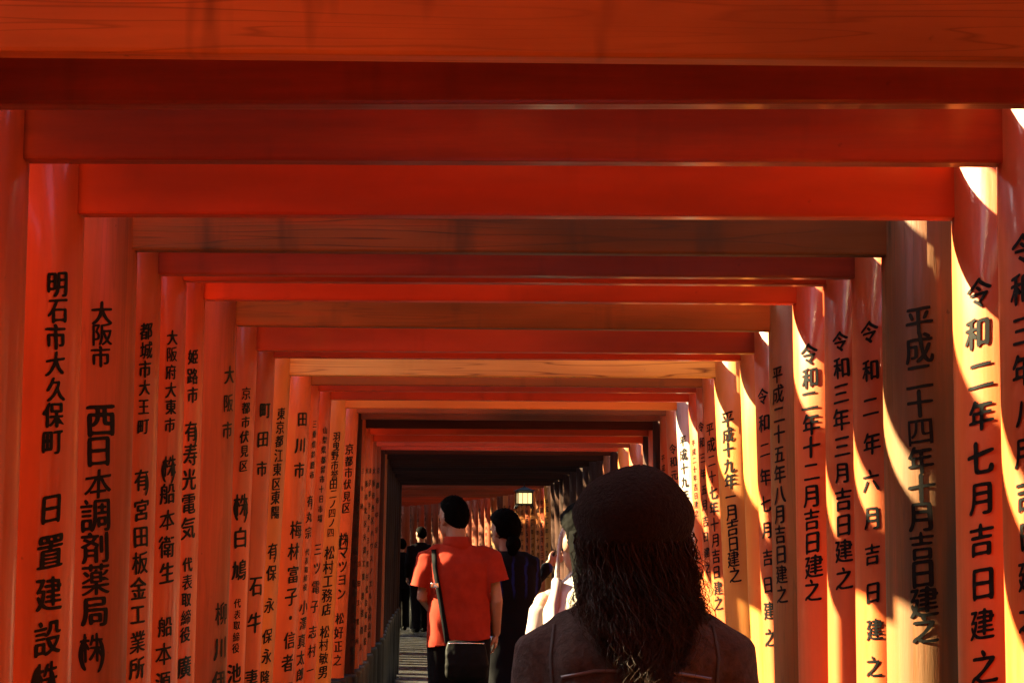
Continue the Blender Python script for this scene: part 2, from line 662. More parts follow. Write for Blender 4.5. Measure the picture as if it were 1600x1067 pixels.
def torii(y, xc, h, r, batter, tilt=0.0, rz=0.0, beam='red', left='red', right='red', top='red', txt=None, label=None, group=None,
          zoff=0.0, seed=0):
    g = empty('torii_gate', (xc, y, zoff), rz, label, 'torii gate', group)
    H = h + 0.56
    jr = random.Random(int(y * 1000) + 5)
    for side, sg, kind in (('L', 1, left), ('R', -1, right)):
        p = link('pillar', pillar_mesh(r, H, paint(kind, 'z')), g)
        p.location = (-sg * (W / 2 + r + batter * 2.18), 0, 0)
        p.rotation_euler = (jr.uniform(-0.006, 0.006), sg * math.atan(batter) + jr.uniform(-0.002, 0.002), 0)
        link('pillar_base', base_mesh(r), p)
        if txt and side in txt:
            ph, segs = txt[side]
            lettering(p, side, r, math.radians(ph), segs, seed + (side == 'R'))
    bt = 0.14
    nb = link('tie_beam', bar_mesh('tie_beam', W + 4 * r + 0.30, 0.052, bt, paint(beam, 'x')), g)
    nb.location = (0, 0, h + bt / 2)
    nb.rotation_euler = (jr.uniform(-0.01, 0.01), tilt + jr.uniform(-0.0012, 0.0012), jr.uniform(-0.006, 0.006))
    st = link('centre_strut', bar_mesh('centre_strut', 0.13, 0.045, 0.23, paint(top, 'z')), g)
    st.location = (0, 0, h + bt + 0.113)
    lt = link('lintel', bar_mesh('lintel', W + 4 * r + 0.62, 0.12, 0.10, paint(top, 'x'), 0.006, 0.03), g)
    lt.location = (0, 0, h + bt + 0.23 + 0.048)
    cp = link('cap_beam', bar_mesh('cap_beam', W + 4 * r + 0.86, 0.30, 0.08, paint(top, 'x'), 0.008, 0.05), lt)
    cp.location = (0, 0, 0.091)
    rf = link('black_capping', bar_mesh('black_capping', W + 4 * r + 0.92, 0.32, 0.025, M_BLACK, 0.005, 0.055), cp)
    rf.location = (0, 0, 0.053)
    return g


GATES = [
    (0, 3.109, -0.002, 2.177, 0.140, 0.005),
    (1, 3.468, -0.002, 2.181, 0.140, 0.005),
    (2, 3.983, -0.002, 2.180, 0.140, 0.005),
    (3, 4.469, 0.008, 2.154, 0.140, 0.005),
    (4, 5.208, -0.008, 2.177, 0.145, 0.005),
    (5, 5.621, -0.016, 2.172, 0.130, 0.005),
    (6, 6.110, -0.019, 2.212, 0.130, 0.005),
    (7, 6.643, -0.039, 2.219, 0.130, 0.012),
    (8, 7.349, -0.031, 2.208, 0.140, 0.014),
    (9, 7.860, -0.020, 2.174, 0.120, 0.025),
    (10, 8.370, -0.017, 2.192, 0.120, 0.032),
    (11, 9.224, -0.039, 2.191, 0.140, 0.045),
    (12, 10.015, -0.019, 2.208, 0.140, 0.045),
    (13, 10.428, -0.019, 2.210, 0.120, 0.045),
    (14, 10.936, -0.009, 2.202, 0.120, 0.045),
    (15, 11.851, -0.001, 2.217, 0.140, 0.045),
    (16, 12.744, 0.003, 2.242, 0.130, 0.045),
    (17, 13.158, -0.003, 2.232, 0.120, 0.020),
    (18, 13.662, -0.012, 2.206, 0.130, 0.020),
    (19, 14.107, -0.016, 2.188, 0.130, 0.020),
    (20, 14.616, -0.023, 2.167, 0.140, 0.020),
    (21, 15.626, -0.058, 2.182, 0.140, 0.020),
    (22, 16.558, -0.085, 2.195, 0.130, 0.020),
    (23, 18.240, -0.129, 2.192, 0.140, 0.015),
    (24, 19.712, -0.193, 2.198, 0.140, 0.015),
    (25, 21.365, -0.258, 2.201, 0.140, 0.015),
    (26, 23.411, -0.332, 2.195, 0.140, 0.015),
    (27, 26.445, -0.412, 2.202, 0.140, 0.015),
]

TXT = {
    (3, 'L'): (38, [('明石市大久保町',2.007,1.696,0.0485),('日置建設',1.568,1.317,0.0613),('㈱',1.237,1.237,0.0638)]),
    (4, 'L'): (52, [('大阪市',2.025,1.925,0.0506),('西日本調剤薬局',1.78,1.346,0.0684),('㈱',1.264,1.264,0.0625)]),
    (5, 'L'): (34, [('都城市大王町',2.025,1.79,0.0401),('㈲',1.658,1.658,0.0482),('宮田板金工業所',1.581,1.197,0.0514)]),
    (6, 'L'): (36, [('大阪府大東市',2.056,1.819,0.0402),('㈱船本衛生',1.707,1.421,0.0541),('船本源',1.28,1.13,0.0541)]),
    (7, 'L'): (32, [('姫路市',2.048,1.936,0.0437),('㈲寿光電気',1.831,1.548,0.0588),('代表取締役',1.442,1.238,0.0418),('廣',1.146,1.146,0.0607)]),
    (8, 'L'): (26, [('大阪市',2.05,1.868,0.0567),('柳川伊',1.278,1.061,0.0693)]),
    (9, 'L'): (37, [('京都市伏見区',2.025,1.773,0.0404),('㈱白鳩',1.638,1.411,0.0696),('代表取締役',1.3,1.147,0.0314),('池',1.06,1.06,0.0629)]),
    (10, 'L'): (35, [('町田市',2.0,1.782,0.0574),('石牛',1.351,1.218,0.0741),('妻',1.007,1.007,0.067)]),
    (11, 'L'): (33, [('東京都江東区東陽',2.039,1.637,0.0501),('㈲',1.481,1.481,0.0633),('保永',1.388,1.259,0.0606),('保永隆',1.137,0.97,0.058)]),
    (12, 'L'): (35, [('田川市',2.058,1.833,0.0658),('梅林富子・信者一',1.57,0.892,0.0744)]),
    (13, 'L'): (26, [('三重県鈴鹿市',2.062,1.825,0.0328),('㈲丸宗',1.707,1.559,0.0507),('代表取締役',1.471,1.309,0.0298),('小澤真太郎',1.221,0.909,0.0596)]),
    (14, 'L'): (32, [('山梨県都留市十日市場',2.058,1.63,0.0344),('三ツ電子',1.485,1.208,0.0594),('志村一',1.086,0.902,0.0562)]),
    (15, 'L'): (43, [('羽曳野市誉田二ノ四ノ四',2.07,1.568,0.0474),('松村工務店',1.461,1.169,0.0643),('松村敏男',1.053,0.845,0.0609)]),
    (16, 'L'): (43, [('京都市伏見区',2.042,1.71,0.0583),('㈱マツヨン',1.537,1.233,0.0692),('松好正之',1.09,0.859,0.0619)]),
    (17, 'L'): (26, [('大阪府東大阪市二ノ四',2.019,1.558,0.0376),('菓子乃藤家',1.465,1.222,0.0451),('藤木次一恵子',1.13,0.833,0.0489)]),
    (18, 'L'): (26, [('三条通',1.949,1.735,0.0312),('京田工業所',1.386,0.923,0.0351)]),
    (19, 'L'): (26, [('大阪市北区天満工業',1.964,1.303,0.0403),('渡邊直人',1.183,0.865,0.0443)]),
    (20, 'L'): (26, [('東京都中央区日本橋',1.981,1.378,0.0376),('村松金属建設',1.296,0.883,0.0459)]),
    (21, 'L'): (26, [('大阪市西区ハウスノエル',2.014,1.149,0.0446),('小林山崎',1.061,0.885,0.0491)]),
    (22, 'L'): (26, [('京都市中京区',2.045,1.503,0.0426)]),
    (2, 'R'): (33, [('令和三年八月吉日建之',2.025,1.381,0.0523)]),
    (3, 'R'): (38, [('令和二年七月吉日建之',2.001,1.273,0.0613)]),
    (4, 'R'): (55, [('平成二十四年十月吉日建之',2.018,1.315,0.0625)]),
    (5, 'R'): (39, [('令和二年六月吉日建之',2.031,1.209,0.0514)]),
    (6, 'R'): (40, [('令和三年三月吉日建之',2.053,1.42,0.0559)]),
    (7, 'R'): (42, [('令和二年十二月吉日建之',2.067,1.376,0.0607)]),
    (8, 'R'): (30, [('平成二十五年八月吉日建之',2.06,1.351,0.0567)]),
    (9, 'R'): (32, [('令和二年七月吉日建之',2.025,1.191,0.0561)]),
    (11, 'R'): (42, [('平成十九年一月吉日建之',2.026,1.394,0.0606)]),
    (12, 'R'): (31, [('平成二十七年十月吉日建之',2.026,1.258,0.0572)]),
    (13, 'R'): (27, [('令和三年五月吉日建之',2.058,1.409,0.0447)]),
    (14, 'R'): (26, [('平成二十年吉日建之',2.009,1.667,0.0312)]),
    (15, 'R'): (33, [('平成十九年十月吉日建之',2.058,1.346,0.0576)]),
    (16, 'R'): (38, [('令和元年五月吉日建之',2.053,1.405,0.0546)]),
    (17, 'R'): (26, [('平成二年吉日建之',2.016,1.625,0.0376)]),
    (18, 'R'): (27, [('平成三十年吉日建之',2.047,1.59,0.0429)]),
}

TILT = {0: 0.0045, 1: -0.008, 2: -0.002, 3: -0.002, 4: 0.001, 8: 0.0035}
# beam, left pillar, right pillar
LOOK = {
    0: ('orange', 'red', 'red'), 1: ('deep', 'red', 'red'), 2: ('deep', 'red', 'red'), 3: ('bright', 'red', 'red'),
    4: ('worn', 'umber', 'worn'), 5: ('deep', 'red', 'red'), 6: ('beam', 'red', 'red'), 7: ('bright', 'red', 'red'),
    8: ('ochre', 'umber', 'ochre'), 9: ('bright', 'red', 'red'), 10: ('bright', 'red', 'peach'), 11: ('pale', 'peach', 'peach'),  # blank right pillar is peach to put strong sun into its colour
    12: ('brown', 'red', 'red'), 13: ('beam', 'red', 'red'), 14: ('beam', 'red', 'red'), 15: ('peach', 'peach', 'grey'),
    16: ('brown', 'red', 'red'), 17: ('brown', 'dark', 'red'), 18: ('dark', 'red', 'dark'), 19: ('beam', 'red', 'red'),
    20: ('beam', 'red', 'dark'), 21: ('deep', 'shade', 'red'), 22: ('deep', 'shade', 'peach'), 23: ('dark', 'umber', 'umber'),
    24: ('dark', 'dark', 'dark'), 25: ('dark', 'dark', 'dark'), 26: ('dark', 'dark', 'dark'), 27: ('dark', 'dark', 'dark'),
}
LABEL = {
    0: 'nearest torii gate, its orange wood-grained tie beam running along the top edge',
    1: 'torii gate with plain dark red tie beam just below the wood-grained orange one',
    2: 'torii gate with dark red tie beam between the pillars at both outer edges',
    3: 'bright vermilion gate with pillars reading 明石市大久保町 and 令和二年七月',
    4: 'weathered brown gate with streaked timber beam, right pillar dated 平成二十四年十月',
    5: 'vermilion gate with left pillar reading 都城市大王町, right one dated 令和二年六月',
    6: 'vermilion gate with left pillar reading 大阪府大東市, right one dated 令和三年三月',
    7: 'vermilion gate with left pillar reading 姫路市, right one dated 令和二年十二月',
    8: 'faded brown and ochre gate with right pillar dated 平成二十五年八月',
    9: 'vermilion gate with left pillar reading 京都市伏見区 above 白鳩',
    10: 'vermilion gate with left pillar reading 町田市 and a blank sunlit right pillar',
    11: 'gate with pale yellowish timber tie beam, right pillar dated 平成十九年一月',
    12: 'gate with brown tie beam, left pillar reading 田川市 and right one 平成二十七年十月',
    13: 'thin vermilion gate right behind the pillar reading 田川市',
    14: 'vermilion gate with left pillar reading 山梨県都留市 in small characters',
    15: 'peach gate with left pillar reading 羽曳野市 and a pale grey right pillar',
    16: 'gate with dull red beam and left pillar reading マツヨン',
    17: 'first gate past the pillar reading マツヨン, with dull brown beam',
    18: 'gate with thin blackish beam, second past the pillar reading マツヨン',
    19: 'vermilion gate right behind the thin blackish beam',
    20: 'vermilion gate second behind the thin blackish beam',
    21: 'deep red gate third behind the thin blackish beam',
    22: 'deep red gate directly in front of the weathered, shade-darkened gates',
    23: 'first and largest of the weathered, shade-darkened gates, with olive brown right pillar',
    24: 'second of the weathered, shade-darkened gates, counted from the near side',
    25: 'third of the weathered, shade-darkened gates, counted from the near side',
    26: 'fourth of the weathered, shade-darkened gates, next to last in the row',
    27: 'last weathered, shade-darkened gate, framing the bend behind the man in red',
}
for i, y, xc, h, r, bat in GATES:
    b_, l_, r_ = LOOK[i]
    t = {s: TXT[(i, s)] for s in 'LR' if (i, s) in TXT}
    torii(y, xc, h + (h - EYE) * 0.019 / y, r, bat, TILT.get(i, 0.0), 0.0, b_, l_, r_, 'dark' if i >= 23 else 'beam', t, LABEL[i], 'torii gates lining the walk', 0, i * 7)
# gates filling the dark stretch
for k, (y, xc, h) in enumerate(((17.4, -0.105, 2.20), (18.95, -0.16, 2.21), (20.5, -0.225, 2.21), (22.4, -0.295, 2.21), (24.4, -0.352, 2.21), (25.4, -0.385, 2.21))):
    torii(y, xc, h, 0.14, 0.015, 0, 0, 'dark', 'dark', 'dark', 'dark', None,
          'weathered, shade-darkened gate standing half hidden between the other dark gates', 'half hidden dark gates')
# the gates around and behind the viewer, which close the tunnel and shade it
for k in range(15):
    y = 2.66 - 0.46 * k - 0.012 * k * k
    torii(y, 0, 2.19, 0.14, 0.005, 0, 0, 'beam', 'red', 'red', 'beam', None,
          'vermilion gate of the tunnel around and behind the viewer', 'torii gates behind the viewer')
# the bend
GEN = [(40, [('平成二十年一月吉日建之', 2.03, 1.15, 0.062)]), (36, [('令和元年五月吉日建之', 2.03, 1.2, 0.066)]), (42, [('平成十八年十月吉日建之', 2.04, 1.1, 0.06)])]
GENL = [(38, [('京都市中京区', 2.03, 1.6, 0.06), ('山本工業', 1.4, 1.1, 0.066)]), (36, [('大阪市北区', 2.03, 1.7, 0.06), ('田中建設', 1.45, 1.1, 0.07)])]
y = 27.35
ORD = ['first', 'second', 'third', 'fourth', 'fifth', 'sixth', 'seventh', 'eighth', 'ninth', 'tenth']
k = 0
while y < 62:
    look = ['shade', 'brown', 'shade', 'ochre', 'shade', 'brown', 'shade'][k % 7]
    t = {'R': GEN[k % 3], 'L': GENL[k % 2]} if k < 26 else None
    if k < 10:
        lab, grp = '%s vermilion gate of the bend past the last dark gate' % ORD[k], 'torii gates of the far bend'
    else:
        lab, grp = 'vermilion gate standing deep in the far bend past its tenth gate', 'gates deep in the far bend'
    torii(y, path_x(y), 2.20, 0.14, 0.015, 0, -math.atan(path_slope(y)) * -1.0, 'beam', look, ('peach', 'red', 'orange')[k % 3] if k < 9 else look, 'shade', t, lab, grp, 0, 300 + k)  # near right pillars lightened: the bend's warm glow put into lacquer colours
    y += 0.62 if k < 22 else 0.8
    k += 1

# ------------------------------------------------------------------ hanging lantern
M_PAPER = simple('lit_paper', (0.8, 0.72, 0.5), 0.8, emit=((1.0, 0.68, 0.27), 0.095))


def lantern(x, y, z):
    g = empty('hanging_lantern', (x, y, z), 0.12, 'small lit paper lantern with black frame hanging under the last dark tie beam', 'lantern')
    bm = bmesh.new()
    a = 0.085
    for sx in (-1, 1):
        for sy in (-1, 1):
            box(bm, (sx * a, sy * a, 0.075), (0.014, 0.014, 0.15), 0.002)
    for zz in (0.004, 0.146):
        for s in (-1, 1):
            box(bm, (0, s * (a + 0.001), zz), (0.19, 0.018, 0.02), 0.002)
            box(bm, (s * (a + 0.001), 0, zz), (0.018, 0.19, 0.021), 0.002)
    for s in (-1, 1):
        box(bm, (s * 0.03, -a, 0.075), (0.006, 0.008, 0.13))
    build('frame', bm, M_BLACK, g, False)
    bm = bmesh.new()
    box(bm, (0, 0, 0.075), (0.155, 0.155, 0.135))
    build('paper_panel', bm, M_PAPER, g, False)
    bm = bmesh.new()
    lathe(bm, [(0.165, 0.158), (0.15, 0.170), (0.075, 0.190), (0.03, 0.204), (0.012, 0.215)], 4)
    bmesh.ops.rotate(bm, verts=bm.verts, cent=(0, 0, 0), matrix=Matrix.Rotation(PI / 4, 3, 'Z'))
    build('roof', bm, M_BLACK, g, False)
    bm = bmesh.new()
    limb(bm, [(0, 0, 0.21), (0, 0, 0.25)], [0.006, 0.006], 8)
    build('hook', bm, M_BLACK, g)
    for sx in (-1, 1):
        for sy in (-1, 1):
            bm = bmesh.new()
            limb(bm, [(sx * a, sy * a, 0.0), (sx * (a + 0.006), sy * a, -0.02), (sx * (a + 0.02), sy * a, -0.045)], [0.010, 0.009, 0.006], 8)
            build('foot', bm, M_BLACK, g)


# ------------------------------------------------------------------ bodies
def limb(bm, pts, rads, segs=12):
    """closed tapered tube with rounded ends"""
    P = [Vector(p) for p in pts]
    n = len(P)
    rings = []
    ref = Vector((0.31, 0.87, 0.12))
    for i in range(n):
        t = (P[min(n - 1, i + 1)] - P[max(0, i - 1)]).normalized()
        u = t.cross(ref)
        if u.length < 0.2:
            u = t.cross(Vector((0.9, -0.2, 0.3)))
        u.normalize()
        w = t.cross(u)
        if i == 0:
            for a in (0.98, 0.75, 0.4):
                rings.append((P[0] - t * rads[0] * a, rads[0] * math.sqrt(max(0.02, 1 - a * a)), u, w))
        rings.append((P[i], rads[i], u, w))
        if i == n - 1:
            for a in (0.4, 0.75, 0.98):
                rings.append((P[i] + t * rads[i] * a, rads[i] * math.sqrt(max(0.02, 1 - a * a)), u, w))
    vs = [[bm.verts.new(c + (u * math.cos(2 * PI * k / segs) + w * math.sin(2 * PI * k / segs)) * r) for k in range(segs)] for c, r, u, w in rings]
    for a, b in zip(vs, vs[1:]):
        for k in range(segs):
            bm.faces.new((a[k], a[(k + 1) % segs], b[(k + 1) % segs], b[k]))
    bm.faces.new(vs[0][::-1])
    bm.faces.new(vs[-1])


def ell(bm, c, r, rot=None, sub=3):
    res = bmesh.ops.create_icosphere(bm, subdivisions=sub, radius=1.0)
    for v in res['verts']:
        co = Vector((v.co.x * r[0], v.co.y * r[1], v.co.z * r[2]))
        if rot is not None:
            co = rot @ co
        v.co = co + Vector(c)
    return res['verts']


def loft(bm, rings, segs=32, pw=2.2):
    """rings of (cx, cy, z, rx, ry); closed at both ends"""
    vs = []
    for cx, cyy, z, rx, ry in rings:
        row = []
        for k in range(segs):
            a = 2 * PI * k / segs
            c, s = math.cos(a), math.sin(a)
            x = math.copysign(abs(c) ** (2 / pw), c) * rx
            yv = math.copysign(abs(s) ** (2 / pw), s) * ry
            row.append(bm.verts.new((cx + x, cyy + yv, z)))
        vs.append(row)
    for a, b in zip(vs, vs[1:]):
        for k in range(segs):
            bm.faces.new((a[k], a[(k + 1) % segs], b[(k + 1) % segs], b[k]))
    bm.faces.new(vs[0][::-1])
    bm.faces.new(vs[-1])


def solid(name, bm, mat, parent, voxel=0.01, smooth=4, cut=None, wrinkle=0.0, wscale=9.0):
    """fuse closed shells into one continuous skin"""
    bmesh.ops.recalc_face_normals(bm, faces=bm.faces)
    me = bpy.data.meshes.new(name)
    bm.to_mesh(me)
    bm.free()
    o = bpy.data.objects.new('tmp', me)
    COL.objects.link(o)
    md = o.modifiers.new('r', 'REMESH')
    md.mode = 'VOXEL'
    md.voxel_size = voxel
    if smooth:
        ms = o.modifiers.new('s', 'SMOOTH')
        ms.iterations = smooth
        ms.factor = 0.5
    dg = bpy.context.evaluated_depsgraph_get()
    m2 = bpy.data.meshes.new_from_object(o.evaluated_get(dg))
    bpy.data.objects.remove(o)
    bpy.data.meshes.remove(me)
    m2.name = name
    m2.materials.clear()
    if mat:
        for mm in (mat if isinstance(mat, (list, tuple)) else [mat]):
            m2.materials.append(mm)
    if cut or wrinkle:
        b2 = bmesh.new()
        b2.from_mesh(m2)
        if wrinkle:
            b2.normal_update()
            for v in b2.verts:
                q = v.co
                f = noise.noise(Vector((q.x * wscale, q.y * wscale, q.z * wscale * 0.45 + 5))) + 0.5 * noise.noise(q * wscale * 2.3)
                f2 = 1 - abs(noise.noise(Vector((q.x * wscale * 0.8 + q.z * 3, q.y * wscale, q.z * wscale * 0.5 + 11)))) * 2
                v.co = q + v.normal * wrinkle * (f * 0.6 + max(0, f2) * 0.6)
        for co, no in (cut or ()):
            g = bmesh.ops.bisect_plane(b2, geom=list(b2.verts) + list(b2.edges) + list(b2.faces), plane_co=co, plane_no=no, clear_outer=True)
            ed = [e for e in g['geom_cut'] if isinstance(e, bmesh.types.BMEdge)]
            bmesh.ops.holes_fill(b2, edges=ed, sides=0)
        b2.to_mesh(m2)
        b2.free()
    for p in m2.polygons:
        p.use_smooth = True
    return link(name, m2, parent)


def hand(bm, wrist, d, nrm, side, curl=0.35, s=1.0):
    """palm, four unequal bent fingers and a thumb that leaves the side of the palm; nrm = direction the palm faces"""
    d = Vector(d).normalized()
    nrm = (Vector(nrm) - d * Vector(nrm).dot(d)).normalized()
    w = d.cross(nrm) * side            # towards the thumb side
    w.normalize()
    wr = Vector(wrist)
    rot = Matrix((w, d, nrm)).transposed()
    ell(bm, wr + d * 0.045 * s, (0.036 * s, 0.050 * s, 0.015 * s), rot, 2)
    for k, (off, L) in enumerate(((0.027, 0.072), (0.009, 0.080), (-0.009, 0.075), (-0.026, 0.058))):
        p = wr + d * 0.085 * s + w * off * s
        pts = [wr + d * 0.05 * s + w * off * 0.8 * s, p]
        a = 0.0
        for q, fr in enumerate((0.45, 0.31, 0.24)):
            a += curl * (1.0 + 0.12 * k + 0.25 * q)
            p = p + (d * math.cos(a) + nrm * math.sin(a)) * L * fr * s
            pts.append(p)
        limb(bm, pts, [0.0095 * s, 0.0092 * s, 0.0085 * s, 0.0078 * s, 0.0068 * s], 8)
    t0 = wr + d * 0.022 * s + w * 0.024 * s
    t1 = t0 + (w * 0.75 + d * 0.6 + nrm * 0.25) * 0.034 * s
    t2 = t1 + (w * 0.25 + d * 0.9 + nrm * 0.4) * 0.028 * s
    t3 = t2 + (d * 0.95 + nrm * 0.45) * 0.018 * s
    limb(bm, [t0, t1, t2, t3], [0.013 * s, 0.011 * s, 0.0095 * s, 0.008 * s], 8)


def skin_mat(name, col):
    m = simple(name, col, 0.5, vary=0.12, scale=14)
    return m


M_SKIN = skin_mat('skin_tan', (0.22, 0.105, 0.06))
M_SKIN2 = skin_mat('skin_fair', (0.36, 0.20, 0.13))
M_EYE = simple('eye_dark', (0.02, 0.015, 0.012), 0.2)
M_LIP = simple('lip', (0.30, 0.10, 0.08), 0.45)


def head_shape(bm, c, turn=0.0, nod=0.0, s=1.0):
    """skull, jaw, nose, brow, lips and ears; faces +y turned left by turn"""
    R = Matrix.Rotation(turn, 3, 'Z') @ Matrix.Rotation(nod, 3, 'X')
    C = Vector(c)

    def at(x, y, z):
        return C + R @ Vector((x * s, y * s, z * s))
    ell(bm, at(0, -0.008, 0.022), (0.076 * s, 0.094 * s, 0.094 * s), R)
    ell(bm, at(0, 0.026, -0.042), (0.058 * s, 0.062 * s, 0.072 * s), R)
    ell(bm, at(0, 0.066, -0.088), (0.024 * s, 0.022 * s, 0.020 * s), R, 2)
    limb(bm, [at(0, 0.084, 0.012), at(0, 0.098, -0.022)], [0.009 * s, 0.014 * s], 10)
    ell(bm, at(-0.013, 0.090, -0.030), (0.009 * s, 0.009 * s, 0.007 * s), R, 2)
    ell(bm, at(0.013, 0.090, -0.030), (0.009 * s, 0.009 * s, 0.007 * s), R, 2)
    ell(bm, at(0, 0.083, -0.056), (0.024 * s, 0.010 * s, 0.010 * s), R, 2)
    for sx in (-1, 1):
        ell(bm, at(sx * 0.036, 0.070, 0.022), (0.024 * s, 0.012 * s, 0.008 * s), R, 2)
        ell(bm, at(sx * 0.074, -0.004, -0.012), (0.008 * s, 0.019 * s, 0.031 * s), R @ Matrix.Rotation(sx * -0.3, 3, 'Z'), 2)
    return R


def paint_face(o, c, R, s=1.0):
    """eyes and lips as faces of the same continuous skin"""
    me = o.data
    C = Vector(c)
    inv = R.transposed()
    for p in me.polygons:
        q = inv @ (Vector(p.center) - C) / s
        if q.y > 0.045:
            if abs(abs(q.x) - 0.032) < 0.014 and abs(q.z - 0.004) < 0.0055:
                p.material_index = 1
            elif abs(q.x) < 0.023 and abs(q.z + 0.056) < 0.008:
                p.material_index = 2


def hair_cap(c, R, s, mat, parent, hairline=0.0, back=-0.075, puff=0.012, name='hair'):
    """close fitting hair: a shell whose verts dive under the skin outside the hairline"""
    bm = bmesh.new()
    C = Vector(c)
    vs = ell(bm, (0, 0, 0), (1, 1, 1), None, 5)
    for v in vs:
        q = v.co.normalized()
        p = Vector((q.x * (0.076 + puff), -0.008 + q.y * (0.094 + puff), 0.022 + q.z * (0.094 + puff * 1.2)))
        if p.z < 0.0:
            p.x *= 1.0 + p.z * 0.6
        lim = back + (p.y + 0.09) * (1.05 if p.y < 0.04 else 1.15)
        ear = abs(p.x) > 0.06 and abs(p.y + 0.002) < 0.022
        if p.y > -0.03:
            lim = max(lim, 0.0 + hairline + (p.y + 0.03) * 0.85)
        if ear:
            lim = max(lim, 0.025)
        k = noise.noise(q * 9) * 0.004 + noise.noise(Vector((q.x * 40, q.y * 40, q.z * 14))) * 0.0035
        if p.z > lim:
            p = p * (1 + k / 0.1) + Vector((0, 0, 0))
        else:
            d = min(1.0, (lim - p.z) / 0.014)
            p = Vector((p.x * (1 - 0.28 * d), (p.y + 0.008) * (1 - 0.28 * d) - 0.008, p.z * (1 - 0.2 * d)))
        v.co = C + R @ (p * s)
    return build(name, bm, mat, parent)


def project_strip(name, path, width, target, mat, parent, gap=0.005, thick=0.004, axis=(0, 1, 0), start=-1.0):
    """flat strap laid on the surface of target, seen from behind"""
    from mathutils.bvhtree import BVHTree
    me = target.data
    bvh = BVHTree.FromPolygons([v.co.copy() for v in me.vertices], [tuple(p.vertices) for p in me.polygons])
    P = [Vector((a, 0, b)) for a, b in path]
    pts = []
    for a, b in zip(P, P[1:]):
        for k in range(14):
            pts.append(a.lerp(b, k / 14))
    pts.append(P[-1])
    bm = bmesh.new()
    rows = []
    for i, p in enumerate(pts):
        t = (pts[min(len(pts) - 1, i + 1)] - pts[max(0, i - 1)]).normalized()
        w = Vector((t.z, 0, -t.x))
        row = []
        for s in (-1, 0, 1):
            q = p + w * width * 0.5 * s
            hit = bvh.ray_cast(Vector((q.x, start, q.z)), Vector(axis))
            yv = hit[0].y - gap if hit[0] is not None else None
            row.append([q.x, yv, q.z])
        ys = [r[1] for r in row if r[1] is not None]
        if not ys:
            continue
        for r in row:
            if r[1] is None:
                r[1] = max(ys)
        rows.append(row)
    for k in range(2):
        for i in range(1, len(rows) - 1):
            for j in range(3):
                rows[i][j][1] = (rows[i - 1][j][1] + rows[i][j][1] * 2 + rows[i + 1][j][1]) / 4
    fv = [[bm.verts.new((r[0], r[1] - thick, r[2])) for r in row] for row in rows]
    bv = [[bm.verts.new((r[0], r[1] + 0.02, r[2])) for r in row] for row in rows]
    for i in range(len(rows) - 1):
        for j in range(2):
            bm.faces.new((fv[i][j], fv[i][j + 1], fv[i + 1][j + 1], fv[i + 1][j]))
        bm.faces.new((fv[i][0], fv[i + 1][0], bv[i + 1][0], bv[i][0]))
        bm.faces.new((fv[i][2], fv[i + 1][2], bv[i + 1][2], bv[i][2]))
    return build(name, bm, mat, parent)


def legs_core(bm, hip=0.92, spread=0.095, step=0.0):
    for s in (-1, 1):
        f = step * s
        limb(bm, [(s * spread, 0, hip), (s * spread * 1.02, 0.01 + f * 0.5, hip * 0.54), (s * spread, -0.015 + f, 0.085)], [0.08, 0.055, 0.038], 14)
        limb(bm, [(s * spread, -0.045 + f, 0.045), (s * spread * 1.05, 0.07 + f, 0.045), (s * spread * 1.15, 0.155 + f, 0.03)], [0.038, 0.036, 0.026], 12)


def trousers(parent, mat, hip=0.92, spread=0.095, step=0.0, voxel=0.012, r=(0.105, 0.082, 0.070)):
    bm = bmesh.new()
    for s in (-1, 1):
        f = step * s
        limb(bm, [(s * spread, 0, hip), (s * spread * 1.02, 0.01 + f * 0.5, hip * 0.54), (s * spread, -0.015 + f, 0.10)], r, 18)
    loft(bm, [(0, 0, hip - 0.08, 0.15, 0.11), (0, 0, hip + 0.02, 0.175, 0.125), (0, 0, hip + 0.12, 0.155, 0.115)], 28)
    return solid('trousers', bm, mat, parent, voxel, 3, [((0, 0, 0.055), (0, 0, -1))], 0.006, 7)


def shoes(parent, mat, spread=0.095, step=0.0):
    for s in (-1, 1):
        f = step * s
        bm = bmesh.new()
        limb(bm, [(s * spread, -0.05 + f, 0.05), (s * spread * 1.05, 0.07 + f, 0.05), (s * spread * 1.15, 0.165 + f, 0.035)], [0.048, 0.047, 0.036], 14)
        solid('shoe', bm, mat, parent, 0.008, 2, [((0, 0, 0.004), (0, 0, -1))])


# ------------------------------------------------------------------ people
M_REDSHIRT = simple('red_cotton', (0.22, 0.019, 0.008), 0.9, vary=0.12, scale=22, bump=0.12, spec=0.08)
M_BLACKCLOTH = simple('black_cloth', (0.005, 0.0045, 0.005), 0.9, vary=0.3, scale=15, bump=0.15, spec=0.04)
M_CHARCOAL = simple('charcoal_cloth', (0.007, 0.006, 0.006), 0.9, vary=0.3, scale=12, bump=0.2, spec=0.04)
M_BROWNJ = simple('brown_suede', (0.034, 0.021, 0.015), 0.8, vary=0.4, scale=60, bump=0.5, spec=0.12, sheen=0.08)
M_SEAM = simple('dark_seam', (0.016, 0.008, 0.005), 0.8)
M_PIPING = simple('satin_piping', (0.07, 0.04, 0.03), 0.3)
M_FELT = simple('brown_felt', (0.0105, 0.0056, 0.004), 0.95, vary=0.6, scale=120, bump=0.9, spec=0.06, sheen=0.03)
M_HAIRB = simple('black_hair', (0.0012, 0.001, 0.0008), 0.8, vary=0.3, scale=30, bump=0.2, spec=0.02)
M_HAIRBR = simple('brown_hair', (0.020, 0.0085, 0.004), 0.5, vary=0.4, scale=6, spec=0.08)
M_WHITE = simple('white_cotton', (0.40, 0.35, 0.29), 0.8, vary=0.06, scale=15, bump=0.2)
M_PINK = simple('pale_pink_cloth', (0.22, 0.16, 0.15), 0.8, vary=0.06, scale=12, bump=0.2)
